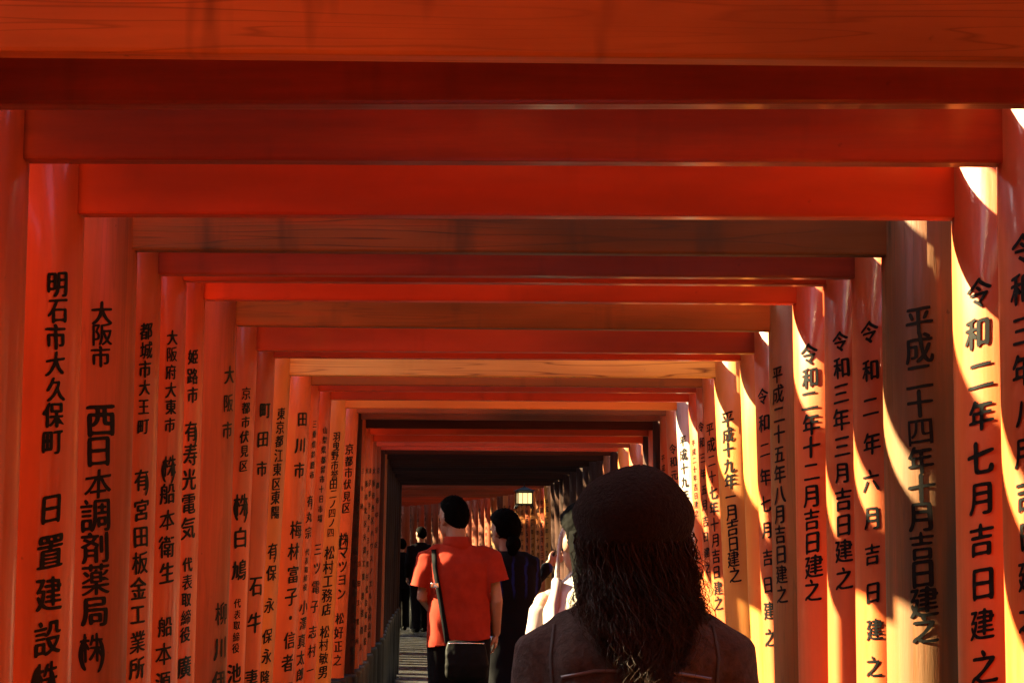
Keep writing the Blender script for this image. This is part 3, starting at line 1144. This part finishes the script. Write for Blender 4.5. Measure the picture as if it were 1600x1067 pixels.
M_BLUE = simple('pale_blue_cloth', (0.22, 0.29, 0.32), 0.8, vary=0.06, scale=12, bump=0.2)
M_GREYSCARF = simple('grey_scarf', (0.34, 0.32, 0.30), 0.75, vary=0.2, scale=25, bump=0.2)
M_STRAP = simple('mauve_strap', (0.20, 0.14, 0.15), 0.7)
M_LEATHER = simple('black_leather', (0.0028, 0.0024, 0.002), 0.6, vary=0.3, scale=30, bump=0.15, spec=0.05)
M_METAL = simple('silver_metal', (0.7, 0.68, 0.64), 0.22, metal=1.0)
M_NAVY = simple('blue_satin', (0.03, 0.045, 0.26), 0.4)


def man_in_red():
    g = empty('person', (-0.306, 13.40, 0), 0, 'man in a red short-sleeved shirt with a black strap across his back', 'person')
    g.scale = (0.95, 1.0, 1.0)
    hc = (-0.045, 0.03, 1.655)
    turn = math.radians(38)
    bm = bmesh.new()
    R = head_shape(bm, hc, turn, math.radians(-4), 1.06)
    limb(bm, [(-0.005, -0.015, 1.45), (-0.03, 0.005, 1.62)], [0.066, 0.056], 16)
    loft(bm, [(0, 0, 0.90, 0.14, 0.10), (0, 0, 1.15, 0.135, 0.10), (0, 0, 1.35, 0.17, 0.11), (0, 0, 1.46, 0.11, 0.08)], 24)
    ra = [(0.18, -0.005, 1.42), (0.232, -0.03, 1.17), (0.232, 0.045, 0.985)]
    la = [(-0.18, 0, 1.42), (-0.222, -0.01, 1.19), (-0.165, 0.20, 1.10)]
    limb(bm, ra, [0.055, 0.043, 0.029], 14)
    limb(bm, la, [0.055, 0.043, 0.029], 14)
    hand(bm, ra[2], (-0.02, 0.25, -1), (-1, 0.2, 0), -1, 0.5)
    hand(bm, la[2], (0.35, 0.9, 0.0), (0.5, 0, 0.7), 1, 0.45)
    legs_core(bm, 0.91, 0.095, 0.05)
    body = solid('body', bm, [M_SKIN, M_EYE, M_LIP], g, 0.0065, 2)
    paint_face(body, hc, R, 1.06)
    hair_cap(hc, R, 1.06, M_HAIRB, g, 0.035, -0.075, 0.014)
    bm = bmesh.new()
    loft(bm, [(0, 0, 0.86, 0.205, 0.150), (0, 0, 1.00, 0.196, 0.150), (0, -0.005, 1.15, 0.184, 0.142), (0, -0.01, 1.30, 0.192, 0.145),
              (0, -0.01, 1.39, 0.196, 0.132), (0, -0.005, 1.45, 0.165, 0.105), (-0.004, -0.005, 1.50, 0.105, 0.085)], 36)
    limb(bm, [(-0.004, -0.012, 1.44), (-0.012, -0.008, 1.488)], [0.088, 0.078], 20)
    for s, top, end in ((1, ra[0], (0.238, -0.02, 1.24)), (-1, la[0], (-0.228, -0.01, 1.235))):
        limb(bm, [(s * 0.14, -0.005, 1.44), top, end], [0.065, 0.080, 0.085], 18)
    shirt = solid('shirt', bm, M_REDSHIRT, g, 0.010, 4,
                  [((0, 0, 0.925), (0.14, 0, -1)), ((0.236, 0, 1.292), (0.16, 0, -1)), ((-0.22, 0, 1.235), (-0.16, 0, -1)), ((0, 0, 1.572), (0, -0.3, 1))][:1], 0.020, 6)
    b2 = bmesh.new()
    b2.from_mesh(shirt.data)
    for side, co, no in ((1, (0.236, 0, 1.285), Vector((0.22, 0, -1)).normalized()), (-1, (-0.22, 0, 1.25), Vector((-0.18, 0, -1)).normalized())):
        sel = [f for f in b2.faces if f.calc_center_median().x * side > 0.19 and f.calc_center_median().z < 1.40]
        gm = set(sel)
        for f in sel:
            gm.update(f.verts)
            gm.update(f.edges)
        r = bmesh.ops.bisect_plane(b2, geom=list(gm), plane_co=co, plane_no=no)
        kill = [f for f in b2.faces if (f.calc_center_median() - Vector(co)).dot(no) > 0 and f.calc_center_median().x * side > 0.198]
        bmesh.ops.delete(b2, geom=kill, context='FACES')
    b2.to_mesh(shirt.data)
    b2.free()
    bm = bmesh.new()
    loft(bm, [(-0.012, -0.012, 1.475, 0.104, 0.092), (-0.014, -0.012, 1.515, 0.090, 0.084), (-0.016, -0.010, 1.545, 0.079, 0.076), (-0.016, -0.008, 1.552, 0.070, 0.068)], 28)
    build('collar', bm, M_REDSHIRT, shirt)
    trousers(g, M_BLACKCLOTH, 0.91, 0.095, 0.05)
    shoes(g, M_BLACKCLOTH, 0.095, 0.05)
    # bag on a cross-body strap
    bag = empty('shoulder_bag', (-0.306, 13.40, 0), 0, "black shoulder bag hanging behind the red-shirted man's hip from a long strap", 'bag')
    project_strip('strap', [(-0.150, 1.475), (-0.140, 1.36), (-0.105, 1.17), (-0.062, 0.93)], 0.030, shirt, M_BLACKCLOTH, bag)
    bm = bmesh.new()
    box(bm, (-0.140, -0.158, 1.265), (0.046, 0.012, 0.030), 0.004, Matrix.Rotation(0.0, 3, 'Y'))
    bk = build('buckle', bm, M_METAL, bag)
    bm = bmesh.new()
    loft(bm, [(0.050, -0.196, 0.715, 0.095, 0.028), (0.052, -0.198, 0.735, 0.120, 0.042), (0.052, -0.200, 0.80, 0.126, 0.046), (0.050, -0.196, 0.87, 0.121, 0.040),
              (0.048, -0.190, 0.925, 0.112, 0.028), (0.048, -0.188, 0.94, 0.104, 0.020)], 36, 3.2)
    bd = solid('bag_body', bm, M_LEATHER, bag, 0.007, 3, None, 0.008, 14)
    bm = bmesh.new()
    limb(bm, [(-0.05, -0.222, 0.93), (0.05, -0.228, 0.932), (0.15, -0.222, 0.93)], [0.004, 0.004, 0.004], 8)
    build('zip', bm, M_METAL, bd)
    # small camera held in the right hand
    ph = empty('compact_camera', (-0.306 + 0.195, 13.40 + 0.065, 0.915), 0, "small silver camera held in the red-shirted man's right hand", 'camera')
    bm = bmesh.new()
    box(bm, (0, 0, 0), (0.026, 0.06, 0.095), 0.005, Matrix.Rotation(0.2, 3, 'X'))
    build('camera_body', bm, M_METAL, ph, True, 0.6)
    bm = bmesh.new()
    limb(bm, [(-0.012, 0.0, 0.0), (-0.026, 0.0, 0.0)], [0.019, 0.017], 16)
    build('lens', bm, M_BLACK, ph)


def woman_in_beret():
    g = empty('person', (0.260, 4.82, 0), 0, 'woman seen from behind with brown beret, long wavy hair and brown jacket', 'person')
    g.scale = (1.06, 1.06, 1.0)
    hc = (0.0, 0.012, 1.512)
    bm = bmesh.new()
    R = head_shape(bm, hc, math.radians(6), 0, 0.98)
    limb(bm, [(0, -0.01, 1.30), (0, 0.005, 1.47)], [0.056, 0.050], 16)
    loft(bm, [(0, 0, 0.86, 0.15, 0.10), (0, 0, 1.02, 0.115, 0.085), (0, 0, 1.2, 0.14, 0.10), (0, 0, 1.31, 0.12, 0.08)], 24)
    arms = {}
    for s in (-1, 1):
        a = [(s * 0.16, 0, 1.285), (s * 0.205, -0.02, 1.04), (s * 0.17, 0.15, 0.88)]
        arms[s] = a
        limb(bm, a, [0.045, 0.037, 0.025], 14)
        hand(bm, a[2], (-s * 0.2, 0.7, -0.6), (-s, 0, 0), -s, 0.45, 0.92)
    legs_core(bm, 0.84, 0.085, 0.04)
    body = solid('body', bm, [M_SKIN2, M_EYE, M_LIP], g, 0.006, 2)
    paint_face(body, hc, R, 0.98)
    # jacket
    bm = bmesh.new()
    loft(bm, [(0, 0, 0.72, 0.205, 0.145), (0, 0, 0.90, 0.19, 0.14), (0, 0, 1.05, 0.185, 0.135), (0, -0.006, 1.18, 0.197, 0.142), (0, -0.008, 1.26, 0.198, 0.130),
              (0, -0.006, 1.315, 0.172, 0.112), (0, -0.002, 1.352, 0.128, 0.094), (0, 0, 1.385, 0.085, 0.080)], 40)
    for s in (-1, 1):
        a = arms[s]
        limb(bm, [(0.008 + s * 0.12, -0.005, 1.305), (0.008 + s * 0.165, -0.005, 1.272), (0.008 + s * 0.206, -0.022, 1.04), (s * 0.18, 0.14, 0.90)], [0.060, 0.070, 0.062, 0.050], 20)
    limb(bm, [(0, 0, 1.36), (0, 0.006, 1.405)], [0.078, 0.072], 22)
    jacket = solid('jacket', bm, M_BROWNJ, g, 0.008, 5, [((0, 0, 0.74), (0, 0, -1))], 0.014, 8)
    for s in (-1, 1):
        project_strip('seam', [(s * 0.158, 1.335), (s * 0.166, 1.27), (s * 0.160, 1.18), (s * 0.150, 1.08)], 0.006, jacket, M_SEAM, jacket, 0.0015, 0.001)
    project_strip('yoke_piping', [(-0.145, 1.228), (-0.08, 1.243), (0.0, 1.246), (0.08, 1.240), (0.15, 1.226)], 0.007, jacket, M_PIPING, jacket, 0.002, 0.002)
    project_strip('seam', [(0.0, 1.23), (0.0, 1.1), (0.0, 0.8)], 0.006, jacket, M_SEAM, jacket, 0.0015, 0.001)
    trousers(g, M_CHARCOAL, 0.84, 0.085, 0.04)
    shoes(g, M_LEATHER, 0.085, 0.04)
    # beret
    bm = bmesh.new()
    K = [(1.500, 0.000, 0.100), (1.512, 0.002, 0.110), (1.530, 0.004, 0.117), (1.545, 0.003, 0.121), (1.560, 0.001, 0.124), (1.575, 0.000, 0.124), (1.592, 0.001, 0.118),
         (1.610, 0.002, 0.108), (1.628, 0.003, 0.095), (1.645, 0.006, 0.077), (1.659, 0.010, 0.054), (1.668, 0.014, 0.032), (1.673, 0.016, 0.010)]
    rings = []
    SEG = 72
    for z, cx, rx in K:
        row = []
        for k in range(SEG):
            a = 2 * PI * k / SEG
            f = 1 + 0.035 * noise.noise(Vector((math.cos(a) * 1.6, math.sin(a) * 1.6, z * 14))) + 0.012 * math.sin(a * 8 + z * 20) * (z < 1.545)
            row.append(bm.verts.new((cx + math.cos(a) * rx * f, -0.006 + math.sin(a) * rx * 1.06 * f, z + 0.006 * noise.noise(Vector((math.cos(a) * 2, math.sin(a) * 2, z * 9))))))
        rings.append(row)
    for a, b in zip(rings, rings[1:]):
        for k in range(SEG):
            bm.faces.new((a[k], a[(k + 1) % SEG], b[(k + 1) % SEG], b[k]))
    bm.faces.new(rings[-1])
    bm.faces.new(rings[0][::-1])
    build('beret', bm, M_FELT, g)
    # long wavy hair
    bm = bmesh.new()
    loft(bm, [(0, -0.025, 1.53, 0.078, 0.064), (0, -0.03, 1.46, 0.085, 0.064), (0.002, -0.05, 1.40, 0.094, 0.058), (0.004, -0.080, 1.345, 0.098, 0.050),
              (0.008, -0.110, 1.30, 0.072, 0.036), (0.012, -0.128, 1.275, 0.040, 0.022)], 30, 2.0)
    core = solid('hair', bm, M_HAIRBR, g, 0.010, 3, None, 0.010, 14)
    rnd = random.Random(11)
    V, F = [], []

    def outline(z):
        pts = [(1.55, 0.100), (1.50, 0.097), (1.45, 0.095), (1.40, 0.100), (1.36, 0.108), (1.32, 0.104), (1.28, 0.088), (1.24, 0.070), (1.20, 0.055)]
        for (z0, r0), (z1, r1) in zip(pts, pts[1:]):
            if z <= z0 and z >= z1:
                return r0 + (r1 - r0) * (z0 - z) / (z0 - z1)
        return pts[0][1] if z > 1.55 else pts[-1][1]

    def back(z):
        return 0.105 if z > 1.45 else 0.105 + (1.45 - z) * 0.42

    for i in range(4600):
        u = rnd.uniform(-1, 1)
        th = u * math.radians(108)
        depth = 1.03 - 0.22 * rnd.random() ** 1.6
        edge = abs(u)
        zend = 1.205 + 0.15 * edge ** 2.2 + 0.13 * rnd.random() ** 2.2
        ph1, ph2 = rnd.uniform(0, 6.28), rnd.uniform(0, 6.28)
        lock = math.floor(u * 10 + rnd.uniform(-0.3, 0.3))
        phl = (lock * 2.4) % 6.28
        n = 18
        pts = []
        curl = rnd.uniform(0.4, 1.6)
        fz = 1.0
        if i % 14 == 0:                      # loose flyaway strands
            depth = rnd.uniform(1.03, 1.20)
            fz = rnd.uniform(1.0, 1.7)
            phl = ph2
        for k in range(n + 1):
            t = k / n
            z = 1.548 + (zend - 1.548) * t
            o = outline(z)
            amp = 0.003 + 0.021 * t * fz
            wv = math.sin(t * 12.5 + phl) * amp + math.sin(t * 23 + ph1) * amp * 0.35
            wz = math.cos(t * 17 + phl + 1) * amp * 0.8
            x = o * depth * math.sin(th) * (1.0 if t < 0.5 else 1.0 + 0.08 * (rnd.random() - 0.5)) + wv + 0.024 * t
            y0 = -back(z) * depth * math.cos(th) * (0.96 if t < 0.5 else 1.0) - 0.004
            if math.cos(th) < 0:
                y0 = 0.03 * (1 - t) - 0.03 * t
            y0 += wz
            tuck = 0.84 + 0.16 * min(1.0, t / 0.16)
            x *= tuck
            y0 *= tuck
            if t > 0.82:
                q = (t - 0.82) / 0.18
                x += 0.014 * curl * math.sin(q * 4 + phl + ph2 * 0.12) * q
                y0 -= 0.012 * curl * q
                z += 0.014 * curl * q * q
            pts.append(Vector((x, y0, z)))
        r0 = rnd.uniform(0.0009, 0.0017)
        base = len(V)
        for k, p in enumerate(pts):
            r = r0 * (1.0 - 0.7 * (k / n) ** 2)
            for q in range(3):
                a = q * 2.094 + i
                V.append(p + Vector((math.cos(a) * r, math.sin(a) * r, 0)))
        for k in range(n):
            for q in range(3):
                F.append((base + k * 3 + q, base + k * 3 + (q + 1) % 3, base + (k + 1) * 3 + (q + 1) % 3, base + (k + 1) * 3 + q))
    # flyaway strands
    me = bpy.data.meshes.new('loose_strands')
    me.from_pydata(V, [], F)
    me.materials.append(M_HAIRBR)
    for p in me.polygons:
        p.use_smooth = True
    link('loose_strands', me, core)


def woman_in_pale_jacket():
    g = empty('person', (0.262, 7.3, 0), 0, 'woman in pale pink and blue jacket with white collar, half hidden by the beret', 'person')
    hc = (-0.025, 0.01, 1.515)
    turn = math.radians(30)
    bm = bmesh.new()
    R = head_shape(bm, hc, turn, math.radians(-6), 0.96)
    limb(bm, [(0, -0.01, 1.30), (-0.015, 0.005, 1.47)], [0.056, 0.048], 16)
    loft(bm, [(0, 0, 0.86, 0.15, 0.10), (0, 0, 1.02, 0.115, 0.085), (0, 0, 1.2, 0.14, 0.10), (0, 0, 1.33, 0.12, 0.08)], 24)
    arms = {}
    for s in (-1, 1):
        a = [(s * 0.145, 0, 1.31), (s * 0.175, -0.01, 1.07), (s * 0.15, 0.16, 0.93)]
        arms[s] = a
        limb(bm, a, [0.045, 0.037, 0.025], 14)
        hand(bm, a[2], (-s * 0.2, 0.8, -0.3), (-s, 0, 0), -s, 0.5, 0.9)
    legs_core(bm, 0.84, 0.085, 0.06)
    body = solid('body', bm, [M_SKIN2, M_EYE, M_LIP], g, 0.007, 2)
    paint_face(body, hc, R, 0.96)
    hair_cap(hc, R, 0.96, M_HAIRB, g, 0.03, -0.11, 0.016)
    bm = bmesh.new()
    loft(bm, [(-0.010, -0.06, 1.55, 0.066, 0.05), (-0.008, -0.075, 1.47, 0.066, 0.05), (-0.006, -0.10, 1.40, 0.060, 0.042), (-0.004, -0.125, 1.33, 0.045, 0.026), (0.0, -0.135, 1.26, 0.025, 0.012)], 24)
    solid('hair_length', bm, M_HAIRB, g, 0.008, 2, None, 0.006, 18)
    bm = bmesh.new()
    loft(bm, [(0, 0, 0.62, 0.21, 0.16), (0, 0, 0.85, 0.185, 0.15), (0, 0, 1.05, 0.175, 0.14), (0, -0.006, 1.2, 0.168, 0.13), (0, -0.006, 1.30, 0.150, 0.110),
              (0, 0, 1.355, 0.105, 0.085), (0, 0, 1.385, 0.07, 0.07)], 36)
    jk = solid('jacket', bm, M_BLUE, g, 0.010, 4, [((0, 0, 0.64), (0, 0, -1))], 0.007, 7)
    for s in (-1, 1):
        bm = bmesh.new()
        a = arms[s]
        limb(bm, [(s * 0.125, 0.0, 1.325), (s * 0.150, 0, 1.29), (s * 0.178, -0.005, 1.08), (s * 0.15, 0.15, 0.94)], [0.038, 0.050, 0.054, 0.050], 18)
        solid('sleeve', bm, M_PINK, jk, 0.009, 4, None, 0.006, 9)
    bm = bmesh.new()
    loft(bm, [(-0.006, -0.032, 1.215, 0.150, 0.155), (-0.006, -0.026, 1.29, 0.152, 0.138), (-0.005, -0.014, 1.352, 0.122, 0.106), (0, 0, 1.40, 0.074, 0.076), (0, 0, 1.415, 0.066, 0.066)], 40)
    cl = solid('collar', bm, M_WHITE, jk, 0.008, 3, None, 0.006, 12)
    # scarf falling from the crown past the left cheek
    bm = bmesh.new()
    limb(bm, [(-0.030, -0.05, 1.625), (-0.072, -0.012, 1.585), (-0.098, 0.0, 1.53), (-0.108, -0.01, 1.46), (-0.112, -0.025, 1.40), (-0.125, -0.035, 1.345)],
         [0.006, 0.007, 0.007, 0.007, 0.008, 0.008], 10)
    solid('scarf', bm, M_GREYSCARF, g, 0.006, 2, None, 0.004, 30)
    bm = bmesh.new()
    limb(bm, [(-0.115, -0.135, 1.20), (-0.120, -0.118, 1.31), (-0.115, -0.06, 1.385), (-0.105, 0.02, 1.38), (-0.11, 0.12, 1.25)], [0.016, 0.016, 0.016, 0.016, 0.016], 8)
    build('shoulder_strap', bm, M_STRAP, jk)
    trousers(g, M_CHARCOAL, 0.84, 0.085, 0.06)
    shoes(g, M_WHITE, 0.085, 0.06)


def striped_back():
    m, nt, b = new_mat('black_cloth_blue_stripes')
    tc = N(nt, 'ShaderNodeTexCoord')
    sep = N(nt, 'ShaderNodeSeparateXYZ')
    nt.links.new(tc.outputs['Object'], sep.inputs[0])
    nz = N(nt, 'ShaderNodeTexNoise', Scale=7.0, Detail=3.0)
    nt.links.new(tc.outputs['Object'], nz.inputs['Vector'])
    mu = N(nt, 'ShaderNodeMath', operation='MULTIPLY_ADD')
    mu.inputs[1].default_value = 13.0
    nt.links.new(sep.outputs['X'], mu.inputs[0])
    nt.links.new(nz.outputs['Fac'], mu.inputs[2])
    fr = N(nt, 'ShaderNodeMath', operation='FRACT')
    nt.links.new(mu.outputs[0], fr.inputs[0])
    st = ramp(nt, fr.outputs[0], [(0.0, 0.0), (0.40, 0.0), (0.48, 0.8), (0.56, 0.8), (0.66, 0.0)])
    zr = N(nt, 'ShaderNodeMapRange')
    zr.inputs['From Min'].default_value = 1.16
    zr.inputs['From Max'].default_value = 1.22
    nt.links.new(sep.outputs['Z'], zr.inputs['Value'])
    zr2 = N(nt, 'ShaderNodeMapRange')
    zr2.inputs['From Min'].default_value = 1.44
    zr2.inputs['From Max'].default_value = 1.38
    nt.links.new(sep.outputs['Z'], zr2.inputs['Value'])
    m1 = N(nt, 'ShaderNodeMath', operation='MULTIPLY')
    nt.links.new(st.outputs['Color'], m1.inputs[0])
    nt.links.new(zr.outputs[0], m1.inputs[1])
    m2 = N(nt, 'ShaderNodeMath', operation='MULTIPLY')
    nt.links.new(m1.outputs[0], m2.inputs[0])
    nt.links.new(zr2.outputs[0], m2.inputs[1])
    c = mixc(nt, m2.outputs[0], (0.005, 0.0045, 0.006), (0.012, 0.02, 0.13))
    nt.links.new(c, b.inputs['Base Color'])
    b.inputs['Roughness'].default_value = 0.8
    b.inputs['Specular IOR Level'].default_value = 0.05
    return m


def woman_in_black():
    g = empty('person', (0.012, 14.22, 0), 0, 'woman with dark bun and black dress reaching her right arm towards the pillars', 'person')
    hc = (-0.056, 0.02, 1.590)
    turn = math.radians(42)
    bm = bmesh.new()
    R = head_shape(bm, hc, turn, math.radians(-8), 1.0)
    limb(bm, [(-0.02, -0.015, 1.40), (-0.045, 0.005, 1.56)], [0.055, 0.048], 16)
    loft(bm, [(-0.01, 0, 0.90, 0.15, 0.10), (-0.01, 0, 1.08, 0.115, 0.085), (-0.01, 0, 1.28, 0.135, 0.10), (-0.015, 0, 1.42, 0.11, 0.08)], 24)
    ra = [(0.115, 0, 1.395), (0.150, 0.03, 1.235), (0.232, 0.10, 1.385)]
    la = [(-0.145, 0, 1.395), (-0.185, 0, 1.15), (-0.15, 0.16, 1.02)]
    limb(bm, ra, [0.046, 0.037, 0.025], 14)
    limb(bm, la, [0.046, 0.037, 0.025], 14)
    hand(bm, ra[2], (0.8, 0.4, 0.45), (-0.3, 0.8, 0), 1, 0.25, 0.92)
    hand(bm, la[2], (0.3, 0.8, -0.3), (1, 0, 0), 1, 0.4, 0.92)
    legs_core(bm, 0.88, 0.085, 0.05)
    body = solid('body', bm, [M_SKIN, M_EYE, M_LIP], g, 0.007, 2)
    paint_face(body, hc, R, 1.0)
    hair_cap(hc, R, 1.0, M_HAIRB, g, 0.03, -0.085, 0.024)
    bm = bmesh.new()
    ell(bm, (0.004, -0.085, 1.512), (0.048, 0.042, 0.052))
    ell(bm, (0.000, -0.080, 1.475), (0.034, 0.030, 0.04))
    solid('hair_bun', bm, M_HAIRB, g, 0.006, 2, None, 0.004, 26)
    bm = bmesh.new()
    loft(bm, [(0, 0, 0.16, 0.26, 0.20), (0, 0, 0.55, 0.215, 0.165), (0, 0, 0.88, 0.182, 0.135), (-0.008, 0, 1.08, 0.150, 0.115), (-0.012, -0.004, 1.26, 0.163, 0.125),
              (-0.014, -0.004, 1.37, 0.165, 0.108), (-0.016, -0.002, 1.43, 0.118, 0.085), (-0.02, 0, 1.465, 0.062, 0.062)], 36)
    limb(bm, [(0.07, -0.005, 1.415), ra[0], ra[1], (0.215, 0.085, 1.355)], [0.050, 0.060, 0.050, 0.038], 16)
    limb(bm, [(-0.10, -0.005, 1.415), la[0], la[1], (-0.155, 0.14, 1.035)], [0.050, 0.060, 0.050, 0.038], 16)
    solid('dress', bm, striped_back(), g, 0.010, 4, [((0, 0, 0.18), (0, 0, -1))], 0.008, 6)
    shoes(g, M_LEATHER, 0.085, 0.05)


def far_walker(name_label, x, y, h, rz, hairlen, hat=False):
    g = empty('person', (x, y, 0), rz, name_label, 'person')
    k = h / 1.75
    g.scale = (k, k, k)
    hc = (0, 0.02, 1.63)
    bm = bmesh.new()
    R = head_shape(bm, hc, math.radians(20), 0, 1.0)
    limb(bm, [(0, -0.01, 1.42), (0, 0.005, 1.58)], [0.058, 0.052], 14)
    loft(bm, [(0, 0, 0.90, 0.14, 0.10), (0, 0, 1.12, 0.13, 0.095), (0, 0, 1.34, 0.155, 0.105), (0, 0, 1.45, 0.11, 0.08)], 20)
    arms = {}
    for s in (-1, 1):
        a = [(s * 0.17, 0, 1.41), (s * 0.225, -0.02, 1.14), (s * 0.21, 0.08, 0.92)]
        arms[s] = a
        limb(bm, a, [0.05, 0.04, 0.027], 12)
        hand(bm, a[2], (0, 0.3, -1), (-s, 0, 0), -s, 0.4)
    legs_core(bm, 0.90, 0.09, 0.10)
    body = solid('body', bm, [M_SKIN, M_EYE, M_LIP], g, 0.009, 2)
    paint_face(body, hc, R, 1.0)
    hair_cap(hc, R, 1.0, M_HAIRB, g, 0.03, -0.08 if hairlen == 0 else -0.12, 0.018)
    bm = bmesh.new()
    loft(bm, [(0, 0, 0.78, 0.195, 0.145), (0, 0, 1.0, 0.18, 0.135), (0, 0, 1.25, 0.19, 0.14), (0, 0, 1.38, 0.185, 0.12), (0, 0, 1.46, 0.12, 0.09), (0, 0, 1.50, 0.07, 0.07)], 28)
    for s in (-1, 1):
        a = arms[s]
        limb(bm, [(s * 0.12, 0, 1.42), a[0], a[1], (s * 0.212, 0.07, 0.95)], [0.055, 0.068, 0.058, 0.045], 14)
    solid('coat', bm, M_BLACKCLOTH, g, 0.012, 3, [((0, 0, 0.80), (0, 0, -1))], 0.006, 7)
    trousers(g, M_CHARCOAL, 0.90, 0.09, 0.10, 0.014)
    shoes(g, M_LEATHER, 0.09, 0.10)


lantern(0.155, 26.25, 1.975)
man_in_red()
woman_in_beret()
woman_in_pale_jacket()
woman_in_black()
far_walker('tall walker in black far ahead, just left of the red-shirted man', -1.56, 39.0, 1.80, 0.3, 0)
far_walker('shorter dark walker far ahead at the very left edge of the opening', -1.93, 39.7, 1.60, 0.3, 1)


# ------------------------------------------------------------------ unseen trees added on both banks to block sky and shade the tunnel
def leaf_mat():
    m, nt, b = new_mat('leaf_green')
    oi = N(nt, 'ShaderNodeTexCoord')
    n = N(nt, 'ShaderNodeTexNoise', Scale=1.6, Detail=3.0)
    nt.links.new(oi.outputs['Object'], n.inputs['Vector'])
    c = mixc(nt, ramp(nt, n.outputs['Fac'], [(0.35, 0.0), (0.65, 1.0)]).outputs['Color'], (0.030, 0.060, 0.014), (0.075, 0.115, 0.024))
    nt.links.new(c, b.inputs['Base Color'])
    b.inputs['Roughness'].default_value = 0.55
    return m


M_LEAF = leaf_mat()
M_BARK = simple('bark', (0.075, 0.052, 0.036), 0.95, vary=0.4, scale=7, bump=0.8)


def tree(x, y, h, rad, seed, label, lean, low):
    """unseen tree added to block light over the walk; low = share of the height where the crown begins"""
    rnd = random.Random(seed)
    z0 = ground_h(x, y) - 0.1
    g = empty('added_shade_tree', (x, y, z0), 0, label, 'tree', 'added shade trees beside the tunnel')
    bm = bmesh.new()
    tips = []
    limb(bm, [(0, 0, 0), (0.1, 0.05, h * 0.35), (lean * 0.25, -0.1, h * 0.7), (lean * 0.5, 0, h * 0.95)], [0.24, 0.19, 0.11, 0.03], 12)
    for k in range(12):
        a = rnd.uniform(0, 6.28)
        zz = h * rnd.uniform(low, 0.9)
        bx = lean * 0.25 * zz / (h * 0.7)
        L = rad * rnd.uniform(0.5, 1.0)
        p1 = (bx + math.cos(a) * L * 0.5 + lean * 0.2, math.sin(a) * L * 0.5, zz + L * 0.15)
        p2 = (bx + math.cos(a) * L + lean * 0.45, math.sin(a) * L, zz + L * 0.28)
        limb(bm, [(bx, 0, zz), p1, p2], [0.075, 0.05, 0.015], 8)
        tips += [p1, p2, p2]
    tips.append((lean * 0.5, 0, h * 0.95))
    build('trunk', bm, M_BARK, g)
    V, F = [], []
    for k in range(330):
        t = rnd.choice(tips)
        c = Vector(t) + Vector((rnd.gauss(0, rad * 0.2), rnd.gauss(0, rad * 0.2), rnd.gauss(0, rad * 0.12)))
        for q in range(16):
            p = c + Vector((rnd.gauss(0, 0.3), rnd.gauss(0, 0.3), rnd.gauss(0, 0.18)))
            d = Vector((rnd.uniform(-1, 1), rnd.uniform(-1, 1), rnd.uniform(-0.5, 0.3))).normalized()
            w = d.cross(Vector((rnd.uniform(-0.6, 0.6), rnd.uniform(-0.6, 0.6), 1))).normalized()
            L = rnd.uniform(0.14, 0.26)
            b0 = len(V)
            V += [p, p + d * L * 0.5 + w * L * 0.3, p + d * L, p + d * L * 0.5 - w * L * 0.3]
            F.append((b0, b0 + 1, b0 + 2, b0 + 3))
    me = bpy.data.meshes.new('crown')
    me.from_pydata(V, [], F)
    me.materials.append(M_LEAF)
    link('crown', me, g)
    return g


def copy_tree(src, x, y, rz):
    c = src.copy()
    COL.objects.link(c)
    c.location = (x, y, ground_h(x, y) - 0.1)
    c.rotation_euler = (0, 0, rz)
    for ch in src.children:
        d = ch.copy()
        COL.objects.link(d)
        d.parent = c
    return c


TR = 'tall leafy tree added unseen on the right bank, leaning over to block sky'
TL = 'tall leafy tree added unseen on the left bank, its high crown blocking sky'
right_trees = [tree(6.4, -9, 9.5, 3.6, 60, TR, -4.2, 0.5), tree(6.8, 0, 10.0, 3.8, 61, TR, -4.6, 0.5)]
left_trees = [tree(-5.4, -8, 11.0, 3.2, 62, TL, 2.0, 0.72), tree(-5.8, 0, 11.5, 3.4, 63, TL, 2.4, 0.72)]
for k in range(8):
    yy = 6 + 5.0 * k
    copy_tree(right_trees[k % 2], path_x(yy) + 5.4 + 0.6 * (k % 3), yy, 0.15 * math.sin(k * 2.0))
    copy_tree(left_trees[k % 2], path_x(yy) - 5.3 - 0.5 * (k % 3), yy - 1.2, 0.15 * math.sin(k * 3.0))
low = tree(-5.4, 22.5, 7.0, 2.7, 70, 'lower bushy tree added unseen on the left bank to shade the dark gates', 0.6, 0.3)
low2 = tree(-6.2, 27.5, 7.5, 2.8, 71, 'lower bushy tree added unseen on the left bank, shading just before the bend', 0.6, 0.3)
for k in range(4):
    yy = 33 + 6 * k
    copy_tree((low, low2)[k % 2], path_x(yy) - 4.9, yy, 0.2 * k)['label'] = ['first', 'second', 'third', 'fourth'][k] + ' low bushy tree added unseen to shade the left of the far bend'
